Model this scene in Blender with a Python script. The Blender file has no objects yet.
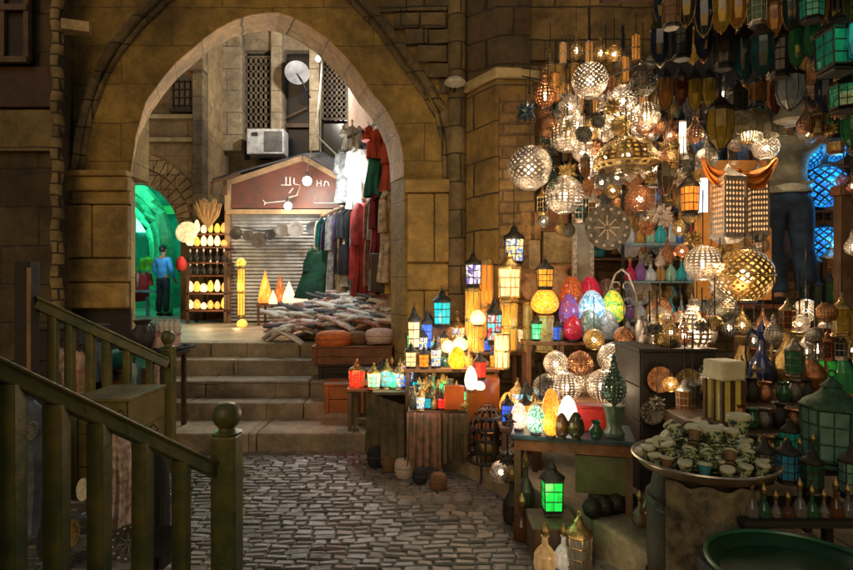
import bpy, math, random
from mathutils import Vector
C = bpy.context.scene.collection
R = math.radians
random.seed(7)
sc = bpy.context.scene
# ------------------------------------------------------------------ camera, world, light
CAMH = 1.57
F = 569.0
cam_d = bpy.data.cameras.new('camera'); cam = bpy.data.objects.new('camera', cam_d); C.objects.link(cam)
cam.location = (0, 0, CAMH); cam.rotation_euler = (R(90), 0, 0)
cam_d.sensor_width = 36; cam_d.lens = 24.0; cam_d.clip_start = 0.05; cam_d.clip_end = 500
sc.camera = cam
world = bpy.data.worlds.new("World"); sc.world = world; world.use_nodes = True
wn = world.node_tree; bg = wn.nodes['Background']
sky = wn.nodes.new('ShaderNodeTexSky'); sky.sky_type = 'NISHITA'; sky.sun_disc = False
sky.sun_elevation = R(4); sky.sun_rotation = R(200); sky.dust_density = 4
wn.links.new(sky.outputs[0], bg.inputs[0]); bg.inputs[1].default_value = 0.06
sl = bpy.data.lights.new('warm_fill_sun', 'SUN'); sl.energy = 0.24; sl.angle = R(25); sl.color = (1, .82, .55)
so = bpy.data.objects.new('warm_fill_sun', sl); C.objects.link(so); so.rotation_euler = (R(52), 0, R(-22))  # weak warm sun added as fill for lamplight from behind the camera
sc.view_settings.view_transform = 'Standard'; sc.view_settings.look = 'None'
sc.view_settings.exposure = 0.5; sc.view_settings.gamma = 1
sc.render.engine = 'CYCLES'
cy = sc.cycles
cy.use_denoising = True
try: cy.denoiser = 'OPENIMAGEDENOISE'
except Exception: pass
cy.max_bounces = 6; cy.diffuse_bounces = 3; cy.glossy_bounces = 3; cy.transmission_bounces = 4; cy.transparent_max_bounces = 10
cy.sample_clamp_indirect = 3; cy.sample_clamp_direct = 0; cy.blur_glossy = 1.0
cy.caustics_reflective = False; cy.caustics_refractive = False
cy.use_light_tree = True

def P(px, py, d):            # a point of the place, from where it is seen and how far it stands
    return Vector(((px-426.5)/F*d, d, CAMH-(py-285)/F*d))
def X(px, d): return (px-426.5)/F*d
def Z(py, d): return CAMH-(py-285)/F*d

# ------------------------------------------------------------------ mesh helpers
class MB:
    def __init__(s): s.v = []; s.f = []
    def add(s, vs, fs):
        b = len(s.v); s.v += [tuple(v) for v in vs]; s.f += [tuple(i+b for i in f) for f in fs]; return s
    def box(s, x0, x1, y0, y1, z0, z1, rz=0, c=None, jit=0):
        vs = [(x, y, z) for z in (z0, z1) for (x, y) in ((x0, y0), (x1, y0), (x1, y1), (x0, y1))]
        if jit: vs = [(x+random.uniform(-jit, jit), y+random.uniform(-jit, jit), z+random.uniform(-jit, jit)) for x, y, z in vs]
        if rz:
            cx, cy_ = c or ((x0+x1)/2, (y0+y1)/2); co, si = math.cos(rz), math.sin(rz)
            vs = [(cx+(x-cx)*co-(y-cy_)*si, cy_+(x-cx)*si+(y-cy_)*co, z) for x, y, z in vs]
        return s.add(vs, [(3, 2, 1, 0), (4, 5, 6, 7), (0, 1, 5, 4), (1, 2, 6, 5), (2, 3, 7, 6), (3, 0, 4, 7)])
    def bar(s, a, b, w, h=None):
        a = Vector(a); b = Vector(b); h = h or w; d = (b-a).normalized()
        up = Vector((0, 0, 1)) if abs(d.z) < .95 else Vector((0, 1, 0))
        r = d.cross(up).normalized(); u = r.cross(d)
        vs = [p+r*i*w/2+u*j*h/2 for p in (a, b) for i, j in ((-1, -1), (1, -1), (1, 1), (-1, 1))]
        return s.add(vs, [(0, 1, 2, 3), (7, 6, 5, 4), (0, 4, 5, 1), (1, 5, 6, 2), (2, 6, 7, 3), (3, 7, 4, 0)])
    def tube(s, pts, r, n=8, closed=False):
        pts = [Vector(p) for p in pts]; rr = r if isinstance(r, (list, tuple)) else [r]*len(pts)
        b = len(s.v); m = len(pts)
        for i, p in enumerate(pts):
            d = (pts[(i+1) % m if closed else min(i+1, m-1)]-pts[(i-1) % m if closed else max(i-1, 0)])
            d = d.normalized() if d.length else Vector((0, 0, 1))
            up = Vector((0, 0, 1)) if abs(d.z) < .9 else Vector((0, 1, 0))
            a = d.cross(up).normalized(); u = a.cross(d)
            for k in range(n):
                t = 2*math.pi*k/n; s.v.append(tuple(p+(a*math.cos(t)+u*math.sin(t))*rr[i]))
        for i in range(m if closed else m-1):
            j = (i+1) % m
            for k in range(n): s.f.append((b+i*n+k, b+i*n+(k+1) % n, b+j*n+(k+1) % n, b+j*n+k))
        if not closed:
            s.f.append(tuple(b+k for k in range(n-1, -1, -1))); s.f.append(tuple(b+(m-1)*n+k for k in range(n)))
        return s
    def lathe(s, prof, n=16, o=(0, 0, 0), a0=0, sx=1, sy=1):
        b = len(s.v)
        for r, z in prof:
            for k in range(n):
                t = a0+2*math.pi*k/n; s.v.append((o[0]+r*math.cos(t)*sx, o[1]+r*math.sin(t)*sy, o[2]+z))
        for i in range(len(prof)-1):
            for k in range(n): s.f.append((b+i*n+k, b+i*n+(k+1) % n, b+(i+1)*n+(k+1) % n, b+(i+1)*n+k))
        if prof[0][0] > .001: s.f.append(tuple(b+k for k in range(n-1, -1, -1)))
        if prof[-1][0] > .001: s.f.append(tuple(b+(len(prof)-1)*n+k for k in range(n)))
        return s
    def lattice(s, prof, n=16, hole=.62, diamond=False, o=(0, 0, 0)):
        ring = []
        for i, (r, z) in enumerate(prof):
            off = .5*(i % 2) if diamond else 0
            ring.append([Vector((o[0]+r*math.cos(2*math.pi*(k+off)/n), o[1]+r*math.sin(2*math.pi*(k+off)/n), o[2]+z)) for k in range(n)])
        def cell(q):
            c = sum(q, Vector())/4; inn = [c+(p-c)*hole for p in q]
            s.add(q+inn, [(0, 1, 5, 4), (1, 2, 6, 5), (2, 3, 7, 6), (3, 0, 4, 7)])
        m = len(prof)
        for i in range(m-1):
            for k in range(n):
                k1 = (k+1) % n
                if not diamond: cell([ring[i][k], ring[i][k1], ring[i+1][k1], ring[i+1][k]])
                elif i < m-2:
                    if i % 2 == 0: cell([ring[i][k], ring[i+1][k], ring[i+2][k], ring[i+1][k-1]])
                    else: cell([ring[i][k], ring[i+1][k1], ring[i+2][k], ring[i+1][k]])
        return s
    def poly(s, pts, y0, y1):        # x,z outline extruded in y
        n = len(pts)
        vs = [(x, y0, z) for x, z in pts]+[(x, y1, z) for x, z in pts]
        return s.add(vs, [tuple(range(n)), tuple(range(2*n-1, n-1, -1))]+[(i+n, (i+1) % n+n, (i+1) % n, i) for i in range(n)])
    def mesh(s, name, mat, smooth=False):
        me = bpy.data.meshes.new(name); me.from_pydata(s.v, [], s.f); me.validate(); me.update()
        me.materials.append(mat)
        if smooth:
            me.polygons.foreach_set('use_smooth', [True]*len(me.polygons))
            try: me.set_sharp_from_angle(angle=R(40))
            except Exception: pass
        return me
    def build(s, name, mat, parent=None, smooth=False, bevel=0):
        o = bpy.data.objects.new(name, s.mesh(name, mat, smooth)); C.objects.link(o)
        if parent: o.parent = parent
        if bevel:
            m = o.modifiers.new('bevel', 'BEVEL'); m.width = bevel; m.segments = 2; m.limit_method = 'ANGLE'
        return o

def tag(o, label=None, cat=None, group=None, kind=None):
    if label: o['label'] = label
    if cat: o['category'] = cat
    if group: o['group'] = group
    if kind: o['kind'] = kind
    return o
def thing(name, label, cat, loc=(0, 0, 0), rz=0, group=None, scale=None):
    o = bpy.data.objects.new(name, None); o.empty_display_size = .1; C.objects.link(o)
    o.location = loc; o.rotation_euler = (0, 0, rz)
    if scale: o.scale = scale if isinstance(scale, tuple) else (scale,)*3
    return tag(o, label, cat, group)
CACHE = {}
def part(name, key, fn, mat, parent, smooth=True):
    k = (name, key, mat.name)
    if k not in CACHE:
        m = MB(); fn(m); CACHE[k] = m.mesh(name, mat, smooth)
    o = bpy.data.objects.new(name, CACHE[k]); C.objects.link(o); o.parent = parent
    return o

# ------------------------------------------------------------------ materials
MATS = {}
def nodes(name):
    m = bpy.data.materials.new(name); m.use_nodes = True; nt = m.node_tree
    return m, nt, nt.nodes['Principled BSDF']
def mat(name, col, rough=.6, metal=0., var=.25, scale=6, bump=.0, col2=None, bscale=None, spec=None, thr=(.35, .65)):
    if name in MATS: return MATS[name]
    m, nt, b = nodes(name); N = nt.nodes; L = nt.links
    b.inputs['Roughness'].default_value = rough; b.inputs['Metallic'].default_value = metal
    if spec is not None: b.inputs['Specular IOR Level'].default_value = spec
    tc = N.new('ShaderNodeTexCoord'); nz = N.new('ShaderNodeTexNoise'); nz.inputs['Scale'].default_value = scale; nz.inputs['Detail'].default_value = 7
    nz.inputs['Roughness'].default_value = .65
    L.new(tc.outputs['Object'], nz.inputs['Vector'])
    cr = N.new('ShaderNodeValToRGB'); c2 = col2 or tuple(max(0, c*(1-var*2)) for c in col)
    cr.color_ramp.elements[0].position = thr[0]; cr.color_ramp.elements[1].position = thr[1]
    cr.color_ramp.elements[0].color = (*c2, 1); cr.color_ramp.elements[1].color = (*[min(1, c*(1+(0 if col2 else var*.5))) for c in col], 1)
    L.new(nz.outputs[0], cr.inputs[0]); L.new(cr.outputs[0], b.inputs['Base Color'])
    if bump:
        n2 = N.new('ShaderNodeTexNoise'); n2.inputs['Scale'].default_value = bscale or scale*4; n2.inputs['Detail'].default_value = 5
        L.new(tc.outputs['Object'], n2.inputs['Vector'])
        bp = N.new('ShaderNodeBump'); bp.inputs['Strength'].default_value = bump; bp.inputs['Distance'].default_value = .02
        L.new(n2.outputs[0], bp.inputs['Height']); L.new(bp.outputs[0], b.inputs['Normal'])
    MATS[name] = m; return m
def stone(name, c1, c2, bw=.7, bh=.33, ang=0, mortar=(.05, .04, .03), bump=.6, rough=.85, msize=.012, dirt=(.05, .042, .028), stain=.55):
    if name in MATS: return MATS[name]
    m, nt, b = nodes(name); N = nt.nodes; L = nt.links
    geo = N.new('ShaderNodeNewGeometry'); dot = N.new('ShaderNodeVectorMath'); dot.operation = 'DOT_PRODUCT'
    dot.inputs[1].default_value = (math.cos(ang), math.sin(ang), 0)
    nzw = N.new('ShaderNodeTexNoise'); nzw.inputs['Scale'].default_value = 2.2; nzw.inputs['Detail'].default_value = 3
    L.new(geo.outputs['Position'], nzw.inputs['Vector'])
    warp = N.new('ShaderNodeVectorMath'); warp.operation = 'MULTIPLY_ADD'
    warp.inputs[1].default_value = (.05, .05, .05); L.new(nzw.outputs['Color'], warp.inputs[0]); L.new(geo.outputs['Position'], warp.inputs[2])
    L.new(warp.outputs[0], dot.inputs[0])
    sep = N.new('ShaderNodeSeparateXYZ'); L.new(warp.outputs[0], sep.inputs[0])
    cmb = N.new('ShaderNodeCombineXYZ'); L.new(dot.outputs['Value'], cmb.inputs[0]); L.new(sep.outputs[2], cmb.inputs[1])
    br = N.new('ShaderNodeTexBrick'); br.inputs['Scale'].default_value = 1; br.inputs['Brick Width'].default_value = bw; br.inputs['Row Height'].default_value = bh
    br.inputs['Mortar Size'].default_value = msize; br.inputs['Mortar Smooth'].default_value = .6
    br.inputs['Color1'].default_value = (*c1, 1); br.inputs['Color2'].default_value = (*c2, 1); br.inputs['Mortar'].default_value = (*mortar, 1)
    L.new(cmb.outputs[0], br.inputs['Vector'])
    nz = N.new('ShaderNodeTexNoise'); nz.inputs['Scale'].default_value = 1.9; nz.inputs['Detail'].default_value = 9; nz.inputs['Roughness'].default_value = .7
    L.new(geo.outputs['Position'], nz.inputs['Vector'])
    mr = N.new('ShaderNodeMapRange'); mr.inputs[1].default_value = .42; mr.inputs[2].default_value = .72
    L.new(nz.outputs[0], mr.inputs[0])
    mx = N.new('ShaderNodeMix'); mx.data_type = 'RGBA'; L.new(mr.outputs[0], mx.inputs[0]); L.new(br.outputs[0], mx.inputs[6]); mx.inputs[7].default_value = (*dirt, 1)
    n4 = N.new('ShaderNodeTexNoise'); n4.inputs['Scale'].default_value = .95; n4.inputs['Detail'].default_value = 6; n4.inputs['Distortion'].default_value = .6
    L.new(geo.outputs['Position'], n4.inputs['Vector'])
    m4 = N.new('ShaderNodeMapRange'); m4.inputs[1].default_value = .5; m4.inputs[2].default_value = .68; m4.inputs[4].default_value = stain; L.new(n4.outputs[0], m4.inputs[0])
    x4 = N.new('ShaderNodeMix'); x4.data_type = 'RGBA'; L.new(m4.outputs[0], x4.inputs[0]); L.new(mx.outputs[2], x4.inputs[6]); x4.inputs[7].default_value = (*[c*.6 for c in dirt], 1)
    n5 = N.new('ShaderNodeTexNoise'); n5.inputs['Scale'].default_value = 7; n5.inputs['Detail'].default_value = 10; n5.inputs['Roughness'].default_value = .75; L.new(geo.outputs['Position'], n5.inputs['Vector'])
    m5 = N.new('ShaderNodeMapRange'); m5.inputs[1].default_value = .36; m5.inputs[2].default_value = .64; m5.inputs[3].default_value = .68; m5.inputs[4].default_value = 1.2; L.new(n5.outputs[0], m5.inputs[0])
    x5 = N.new('ShaderNodeVectorMath'); x5.operation = 'SCALE'; L.new(x4.outputs[2], x5.inputs[0]); L.new(m5.outputs[0], x5.inputs['Scale'])
    L.new(x5.outputs[0], b.inputs['Base Color']); b.inputs['Roughness'].default_value = rough
    n2 = N.new('ShaderNodeTexNoise'); n2.inputs['Scale'].default_value = 22; n2.inputs['Detail'].default_value = 6; L.new(geo.outputs['Position'], n2.inputs['Vector'])
    inv = N.new('ShaderNodeMath'); inv.operation = 'MULTIPLY_ADD'; inv.inputs[1].default_value = -1.2
    ad = N.new('ShaderNodeMath'); ad.operation = 'MULTIPLY_ADD'; ad.inputs[1].default_value = 2.2; L.new(n5.outputs[0], ad.inputs[0]); L.new(n2.outputs[0], ad.inputs[2])
    L.new(br.outputs['Fac'], inv.inputs[0]); L.new(ad.outputs[0], inv.inputs[2])
    bp = N.new('ShaderNodeBump'); bp.inputs['Strength'].default_value = bump; bp.inputs['Distance'].default_value = .03
    L.new(inv.outputs[0], bp.inputs['Height']); L.new(bp.outputs[0], b.inputs['Normal'])
    MATS[name] = m; return m
def emit(name, col, s):
    if name in MATS: return MATS[name]
    m, nt, b = nodes(name); b.inputs['Base Color'].default_value = (*col, 1)
    b.inputs['Emission Color'].default_value = (*col, 1); b.inputs['Emission Strength'].default_value = s
    m.cycles.emission_sampling = 'NONE'; MATS[name] = m; return m
def glass(name, col, lit=0., alpha=.85, mosaic=0, rough=.12, col2=None):
    if name in MATS: return MATS[name]
    m, nt, b = nodes(name); N = nt.nodes; L = nt.links
    b.inputs['Roughness'].default_value = rough; b.inputs['Alpha'].default_value = alpha
    tc = N.new('ShaderNodeTexCoord')
    if mosaic:
        vo = N.new('ShaderNodeTexVoronoi'); vo.inputs['Scale'].default_value = mosaic; L.new(tc.outputs['Object'], vo.inputs['Vector'])
        cr = N.new('ShaderNodeValToRGB'); L.new(vo.outputs['Color'], cr.inputs[0])
        v2 = N.new('ShaderNodeTexVoronoi'); v2.feature = 'DISTANCE_TO_EDGE'; v2.inputs['Scale'].default_value = mosaic; L.new(tc.outputs['Object'], v2.inputs['Vector'])
        st = N.new('ShaderNodeMath'); st.operation = 'GREATER_THAN'; st.inputs[1].default_value = .035; L.new(v2.outputs['Distance'], st.inputs[0])
        mu = N.new('ShaderNodeMix'); mu.data_type = 'RGBA'; mu.inputs[6].default_value = (.02, .015, .01, 1); L.new(st.outputs[0], mu.inputs[0]); L.new(cr.outputs[0], mu.inputs[7])
        out = mu.outputs[2]
    else:
        nz = N.new('ShaderNodeTexNoise'); nz.inputs['Scale'].default_value = 5; nz.inputs['Detail'].default_value = 4; L.new(tc.outputs['Object'], nz.inputs['Vector'])
        cr = N.new('ShaderNodeValToRGB'); L.new(nz.outputs[0], cr.inputs[0]); out = cr.outputs[0]
    c2 = col2 or tuple(c*.45 for c in col)
    e = cr.color_ramp.elements; e[0].position = .3; e[1].position = .7; e[0].color = (*c2, 1); e[1].color = (*col, 1)
    L.new(out, b.inputs['Base Color'])
    if lit:
        L.new(out, b.inputs['Emission Color']); b.inputs['Emission Strength'].default_value = lit
        m.cycles.emission_sampling = 'NONE'
    MATS[name] = m; return m

SILVER = mat('pierced_silver_metal', (.68, .6, .54), .34, .85, .2, 14, .25)
BRASS = mat('aged_brass', (.52, .36, .14), .35, .9, .3, 9, .3)
COPPER = mat('copper_metal', (.5, .24, .12), .38, .9, .3, 9, .3)
IRON = mat('dark_iron', (.045, .04, .035), .5, .6, .3, 10, .3)
PEWTER = mat('dark_pewter', (.2, .19, .17), .4, .8, .3, 10, .3)
WOOD = mat('dark_brown_wood', (.11, .06, .03), .6, 0, .3, 5, .4)
WOODR = mat('reddish_wood', (.2, .07, .03), .55, 0, .3, 5, .4)
WOODY = mat('tan_wood', (.34, .2, .09), .6, 0, .25, 5, .4)
RAILM = mat('painted_green_brown_rail', (.15, .13, .03), .42, 0, .3, 5, .25, col2=(.035, .06, .022))
BLACK = mat('black_wood', (.02, .016, .012), .7, 0, .2, 4, .3)
WIRE = mat('black_wire', (.02, .02, .02), .5)
BULB = emit('bulb_glow', (1, .8, .55), 9)
BULBW = emit('white_bulb_glow', (1, .95, .85), 30)
CORD = WIRE

def light(loc, e, col=(1, .66, .34), r=.03, name='lamp_or_fill_light', parent=None):
    l = bpy.data.lights.new(name, 'POINT'); l.energy = e; l.color = col; l.shadow_soft_size = r
    o = bpy.data.objects.new(name, l); C.objects.link(o); o.location = loc
    return o
# ================================================================== THE SETTING
def wavy(prof): return prof
# ground base sheet (earth below everything) and cobbled street
GROUT = mat('street_grout', (.16, .145, .12), .9, 0, .3, 9, .5)
g = MB(); g.add([(-30, -6, -.006), (30, -6, -.006), (30, 5.36, -.006), (-30, 5.36, -.006)], [(0, 1, 2, 3)])
tag(g.build('ground', GROUT), kind='structure')
def cobble_mat():
    m, nt, b = nodes('cobble_stone'); N = nt.nodes; L = nt.links
    geo = N.new('ShaderNodeNewGeometry')
    cr = N.new('ShaderNodeValToRGB'); cr.color_ramp.elements[0].color = (.14, .127, .11, 1); cr.color_ramp.elements[1].color = (.20, .183, .16, 1)
    L.new(geo.outputs['Random Per Island'], cr.inputs[0])
    nz = N.new('ShaderNodeTexNoise'); nz.inputs['Scale'].default_value = 9; nz.inputs['Detail'].default_value = 8; L.new(geo.outputs['Position'], nz.inputs['Vector'])
    n3 = N.new('ShaderNodeTexNoise'); n3.inputs['Scale'].default_value = 1.1; n3.inputs['Detail'].default_value = 4; L.new(geo.outputs['Position'], n3.inputs['Vector'])
    mr = N.new('ShaderNodeMapRange'); mr.inputs[1].default_value = .3; mr.inputs[2].default_value = .7; mr.inputs[3].default_value = .65; mr.inputs[4].default_value = 1.15; L.new(nz.outputs[0], mr.inputs[0])
    m3 = N.new('ShaderNodeMapRange'); m3.inputs[1].default_value = .35; m3.inputs[2].default_value = .65; m3.inputs[3].default_value = .6; m3.inputs[4].default_value = 1.1; L.new(n3.outputs[0], m3.inputs[0])
    mu = N.new('ShaderNodeMath'); mu.operation = 'MULTIPLY'; L.new(mr.outputs[0], mu.inputs[0]); L.new(m3.outputs[0], mu.inputs[1])
    mx = N.new('ShaderNodeVectorMath'); mx.operation = 'SCALE'; L.new(cr.outputs[0], mx.inputs[0]); L.new(mu.outputs[0], mx.inputs['Scale'])
    L.new(mx.outputs[0], b.inputs['Base Color'])
    r = N.new('ShaderNodeMapRange'); r.inputs[3].default_value = .32; r.inputs[4].default_value = .6; L.new(nz.outputs[0], r.inputs[0]); L.new(r.outputs[0], b.inputs['Roughness'])
    bp = N.new('ShaderNodeBump'); bp.inputs['Strength'].default_value = .5; bp.inputs['Distance'].default_value = .02; L.new(nz.outputs[0], bp.inputs['Height']); L.new(bp.outputs[0], b.inputs['Normal'])
    return m
g = MB(); rnd = random.Random(3)
y = .2; row = 0
while y < 5.33:
    dy = rnd.uniform(.055, .075); x = -4.2+rnd.uniform(0, .15)
    while x < 2.6:
        w = rnd.uniform(.075, .15)
        h = rnd.uniform(-.004, .004); tx = rnd.uniform(-.005, .005); ty = rnd.uniform(-.006, .006)
        e = .001+rnd.uniform(0, .0035); q = .011
        wob = .035*math.sin(x*1.7+row*.13)+.02*math.sin(x*4.1+1)
        j = lambda: rnd.uniform(-.006, .006)
        out = [(x+e+j(), y+e+wob+j()), (x+w-e+j(), y+e+wob+j()), (x+w-e+j(), y+dy-e+wob+j()), (x+e+j(), y+dy-e+wob+j())]
        cx = x+w/2; cyy = y+dy/2+wob
        inn = [(cx+(a-cx)*(1-2*q/w), cyy+(b-cyy)*(1-2*q/dy)) for a, b in out]
        vs = [(a, b, -.03) for a, b in out]+[(a, b, -.003+h) for a, b in out]+[(a, b, .006+h+tx*(a-cx)/w*2+ty*(b-cyy)/dy*2) for a, b in inn]
        fs = [(i, (i+1) % 4, (i+1) % 4+4, i+4) for i in range(4)]+[(i+4, (i+1) % 4+4, (i+1) % 4+8, i+8) for i in range(4)]+[(8, 9, 10, 11)]
        g.add(vs, fs); x += w
    y += dy; row += 1
tag(g.build('cobbled_street', cobble_mat(), smooth=False), kind='structure')

# steps up to the raised alley floor
STEP = stone('step_stone', (.46, .37, .24), (.38, .3, .19), 1.1, .5, 0, (.08, .07, .05), .35, .7, .006, (.15, .13, .09))
FLOORM = stone('alley_floor_stone', (.4, .35, .27), (.3, .26, .2), .6, .6, 0, rough=.6)
def floor_mat():
    m = mat('alley_floor', (.36, .3, .21), .5, 0, .3, 2.2, .5); return m
s = MB()
def slab(x0, x1, y0a, y0b, y1, z0, z1):
    s.add([(x0, y0a, z0), (x1, y0b, z0), (x1, y1, z0), (x0, y1, z0), (x0, y0a, z1), (x1, y0b, z1), (x1, y1, z1), (x0, y1, z1)],
          [(3, 2, 1, 0), (4, 5, 6, 7), (0, 1, 5, 4), (1, 2, 6, 5), (2, 3, 7, 6), (3, 0, 4, 7)])
stp = [(5.36, .17), (5.96, .34), (6.28, .51), (6.72, .68), (7.06, .85)]
for i, (yy, z) in enumerate(stp):
    x = -6.0
    k = 0
    ye = stp[i+1][0]+.1 if i < 4 else 7.4
    while x < -.25:
        w = random.uniform(.9, 1.5); x1 = min(x+w, -.2)
        dzz = random.uniform(-.004, .004)
        if i == 0: x1 = min(x+w, -.5)
        slab(x+.003, x1-.003, yy+random.uniform(-.01, .01), yy+random.uniform(-.01, .01), ye, -.03 if i == 0 else z-.185, z+dzz)
        x = x1
        if i == 0 and x >= -.5: break
st = s.build('stone_steps', STEP, bevel=.018); tag(st, 'worn pale stone steps climbing from the cobbles through the archway', 'steps')
g = MB(); g.add([(-30, 7.36, .846), (30, 7.36, .846), (30, 60, .846), (-30, 60, .846)], [(0, 1, 2, 3)])
tag(g.build('alley_floor', floor_mat()), kind='structure')

# ------------------------------------------------------------------ pointed archway
YA = 6.2
ARC = stone('arch_wall_stone', (.46, .31, .085), (.38, .25, .065), 1.1, .42, 0, (.16, .11, .04), .6, .85, .007, (.16, .11, .038), .8)
SOF = stone('arch_soffit_stone', (.72, .45, .22), (.62, .38, .17), .9, .25, 0, (.2, .14, .08), .4, .8, .006, (.36, .25, .13))
inner = [(131, 176), (132, 165), (136, 136), (146, 102), (163, 78), (176, 63), (190, 51), (204, 39), (218, 29), (235, 20), (252, 15), (268, 13), (280, 13), (294, 18), (309, 26), (325, 37), (340, 51), (350, 62), (360, 75), (371, 92), (384, 107), (393, 122), (399, 136), (403, 155), (404, 176)]
ip = [(X(a, YA), Z(b, YA)) for a, b in inner]
TOP = 5.6
aw = thing('stone_archway', 'tall pointed stone archway with mottled ochre wall over the steps', 'archway', (ip[0][0], YA, 0))
def rel(o): o.location = -Vector(aw.location); return o
DX, DY = -.17, .42                 # the passage runs slightly to the left
w = MB()
xl, xr = X(50, YA), X(470, YA)
# spandrel front and back
for (x0, z0), (x1, z1) in zip(ip, ip[1:]):
    w.add([(x0, YA, z0), (x1, YA, z1), (x1, YA, TOP), (x0, YA, TOP)], [(0, 1, 2, 3)])
    w.add([(x0+DX, YA+DY, z0), (x1+DX, YA+DY, z1), (x1+DX, YA+DY, TOP), (x0+DX, YA+DY, TOP)], [(3, 2, 1, 0)])
def wedge(mb, pts, z0, z1):
    n = len(pts); mb.add([(x, y, z0) for x, y in pts]+[(x, y, z1) for x, y in pts], [tuple(range(n-1, -1, -1)), tuple(range(n, 2*n))]+[(i, (i+1) % n, (i+1) % n+n, i+n) for i in range(n)])
wedge(w, [(xl, YA), (ip[0][0]-.002, YA), (ip[0][0]-.002+DX, YA+DY), (xl, YA+DY)], -.02, ip[0][1])
wedge(w, [(ip[-1][0]+.002, YA), (xr, YA), (xr, YA+DY), (ip[-1][0]+.002+DX, YA+DY)], -.02, ip[-1][1])
w.box(xl, ip[0][0], YA, YA+.4, ip[0][1]+.002, TOP); w.box(ip[-1][0], xr, YA, YA+.4, ip[-1][1]+.002, TOP)
w.box(xl, xr, YA, YA+.45, TOP, TOP+.1)
rel(w.build('wall', ARC, aw))
w = MB()
for i, ((x0, z0), (x1, z1)) in enumerate(zip(ip, ip[1:])):
    e = .006
    cx, cz = X(265, YA), 3.2
    n0 = Vector((cx-x0, 0, cz-z0)).normalized()*e; n1 = Vector((cx-x1, 0, cz-z1)).normalized()*e
    a = Vector((x0, YA-.012, z0))+n0; b = Vector((x1, YA-.012, z1))+n1; a2 = a+Vector((DX, DY+.02, 0)); b2 = b+Vector((DX, DY+.02, 0))
    w.add([a, b, b2, a2, a-n0*1.9, b-n1*1.9], [(0, 1, 2, 3), (0, 4, 5, 1)])
rel(w.build('arch_soffit', SOF, aw, smooth=True))
# outer moulding: two ribs following a larger pointed arch
outl = [(73, 200), (74, 170), (77, 140), (84, 110), (95, 80), (112, 48), (135, 20), (160, -4), (195, -30), (265, -62)]
outr = [(265, -62), (330, -30), (362, 0), (385, 25), (410, 60), (430, 88), (444, 112), (451, 140), (453, 190)]
RIBM = stone('moulding_stone', (.3, .22, .1), (.2, .15, .07), .4, .3, 0, (.05, .04, .02), .5)
w = MB()
for pts in (outl, outr):
    w.tube([P(a, b, YA-.02) for a, b in pts], .055, 8)
    w.tube([P(a+(7 if pts is outl else -7), b+5, YA-.01) for a, b in pts], .03, 6)
rel(w.build('moulding', RIBM, aw, smooth=True))
# voussoir courses outside of the moulding, right side
w = MB(); rr = random.Random(5)
zz = 2.9
while zz < 4.8:
    hgt = rr.uniform(.13, .2)
    # moulding x at this height
    py = 285-(zz-CAMH)/YA*F
    mx = 453
    for (a, b), (c, d) in zip(outr, outr[1:]):
        if (b-py)*(d-py) <= 0 and d != b: mx = a+(c-a)*(py-b)/(d-b)
    x0 = X(mx, YA)+.05
    while x0 < X(448, YA):
        ww = rr.uniform(.25, .5); x1 = min(x0+ww, X(450, YA)); w.box(x0+.008, x1-.008, YA-.03-rr.uniform(0, .03), YA+.05, zz+.008, zz+hgt-.008, jit=.012); x0 = x1
    zz += hgt
rel(w.build('rubble_courses', stone('rubble', (.24, .18, .085), (.18, .13, .06), .5, .2), aw, bevel=.015))
# piers as stacks of separate dressed blocks
PIERM = stone('pier_stone', (.5, .33, .1), (.4, .26, .075), 3, 3, 0, bump=.4, dirt=(.12, .09, .04))
w = MB()
def blk(px0, px1, py0, py1, y0, y1): w.box(X(px0, YA), X(px1, YA), y0, YA+.01, Z(py1, YA), Z(py0, YA))
blk(60, 96, 206, 258, YA-.10, YA+.3); blk(96.5, 131, 206, 258, YA-.09, YA+.38)
blk(60, 131, 259, 282, YA-.085, YA+.38); blk(61, 130, 283, 308, YA-.10, YA+.38)
blk(56, 132, 172, 178, YA-.14, YA+.3); blk(60, 132, 178, 192, YA-.11, YA+.35); blk(64, 132, 192, 205, YA-.07, YA+.35)
rel(w.build('left_pier', PIERM, aw, bevel=.02))
w = MB()
blk(407, 434, 194, 262, YA-.05, YA+.3); blk(434.5, 463, 194, 262, YA-.06, YA+.3)
blk(407, 463, 264, 290, YA-.045, YA+.3); blk(407, 424, 291, 345, YA-.055, YA+.3); blk(424.5, 463, 291, 345, YA-.04, YA+.3)
blk(407, 463, 346, 440, YA-.05, YA+.3)
blk(405, 464, 180, 193, YA-.08, YA+.3)
rel(w.build('right_pier', PIERM, aw, bevel=.02))
w = MB(); w.lathe([(.10, -.1), (.10, 6)], 12, (X(455, YA)+.02, YA-.03, 0)); rel(w.build('corner_shaft', RIBM, aw, smooth=True))
w = MB()
w.box(X(60, YA), X(131, YA), YA-.02, YA+.02, .2, Z(309, YA)); rel(w.build('base_course', BLACK, aw))  # black panel in place of the shadowed recess below the left pier

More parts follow.
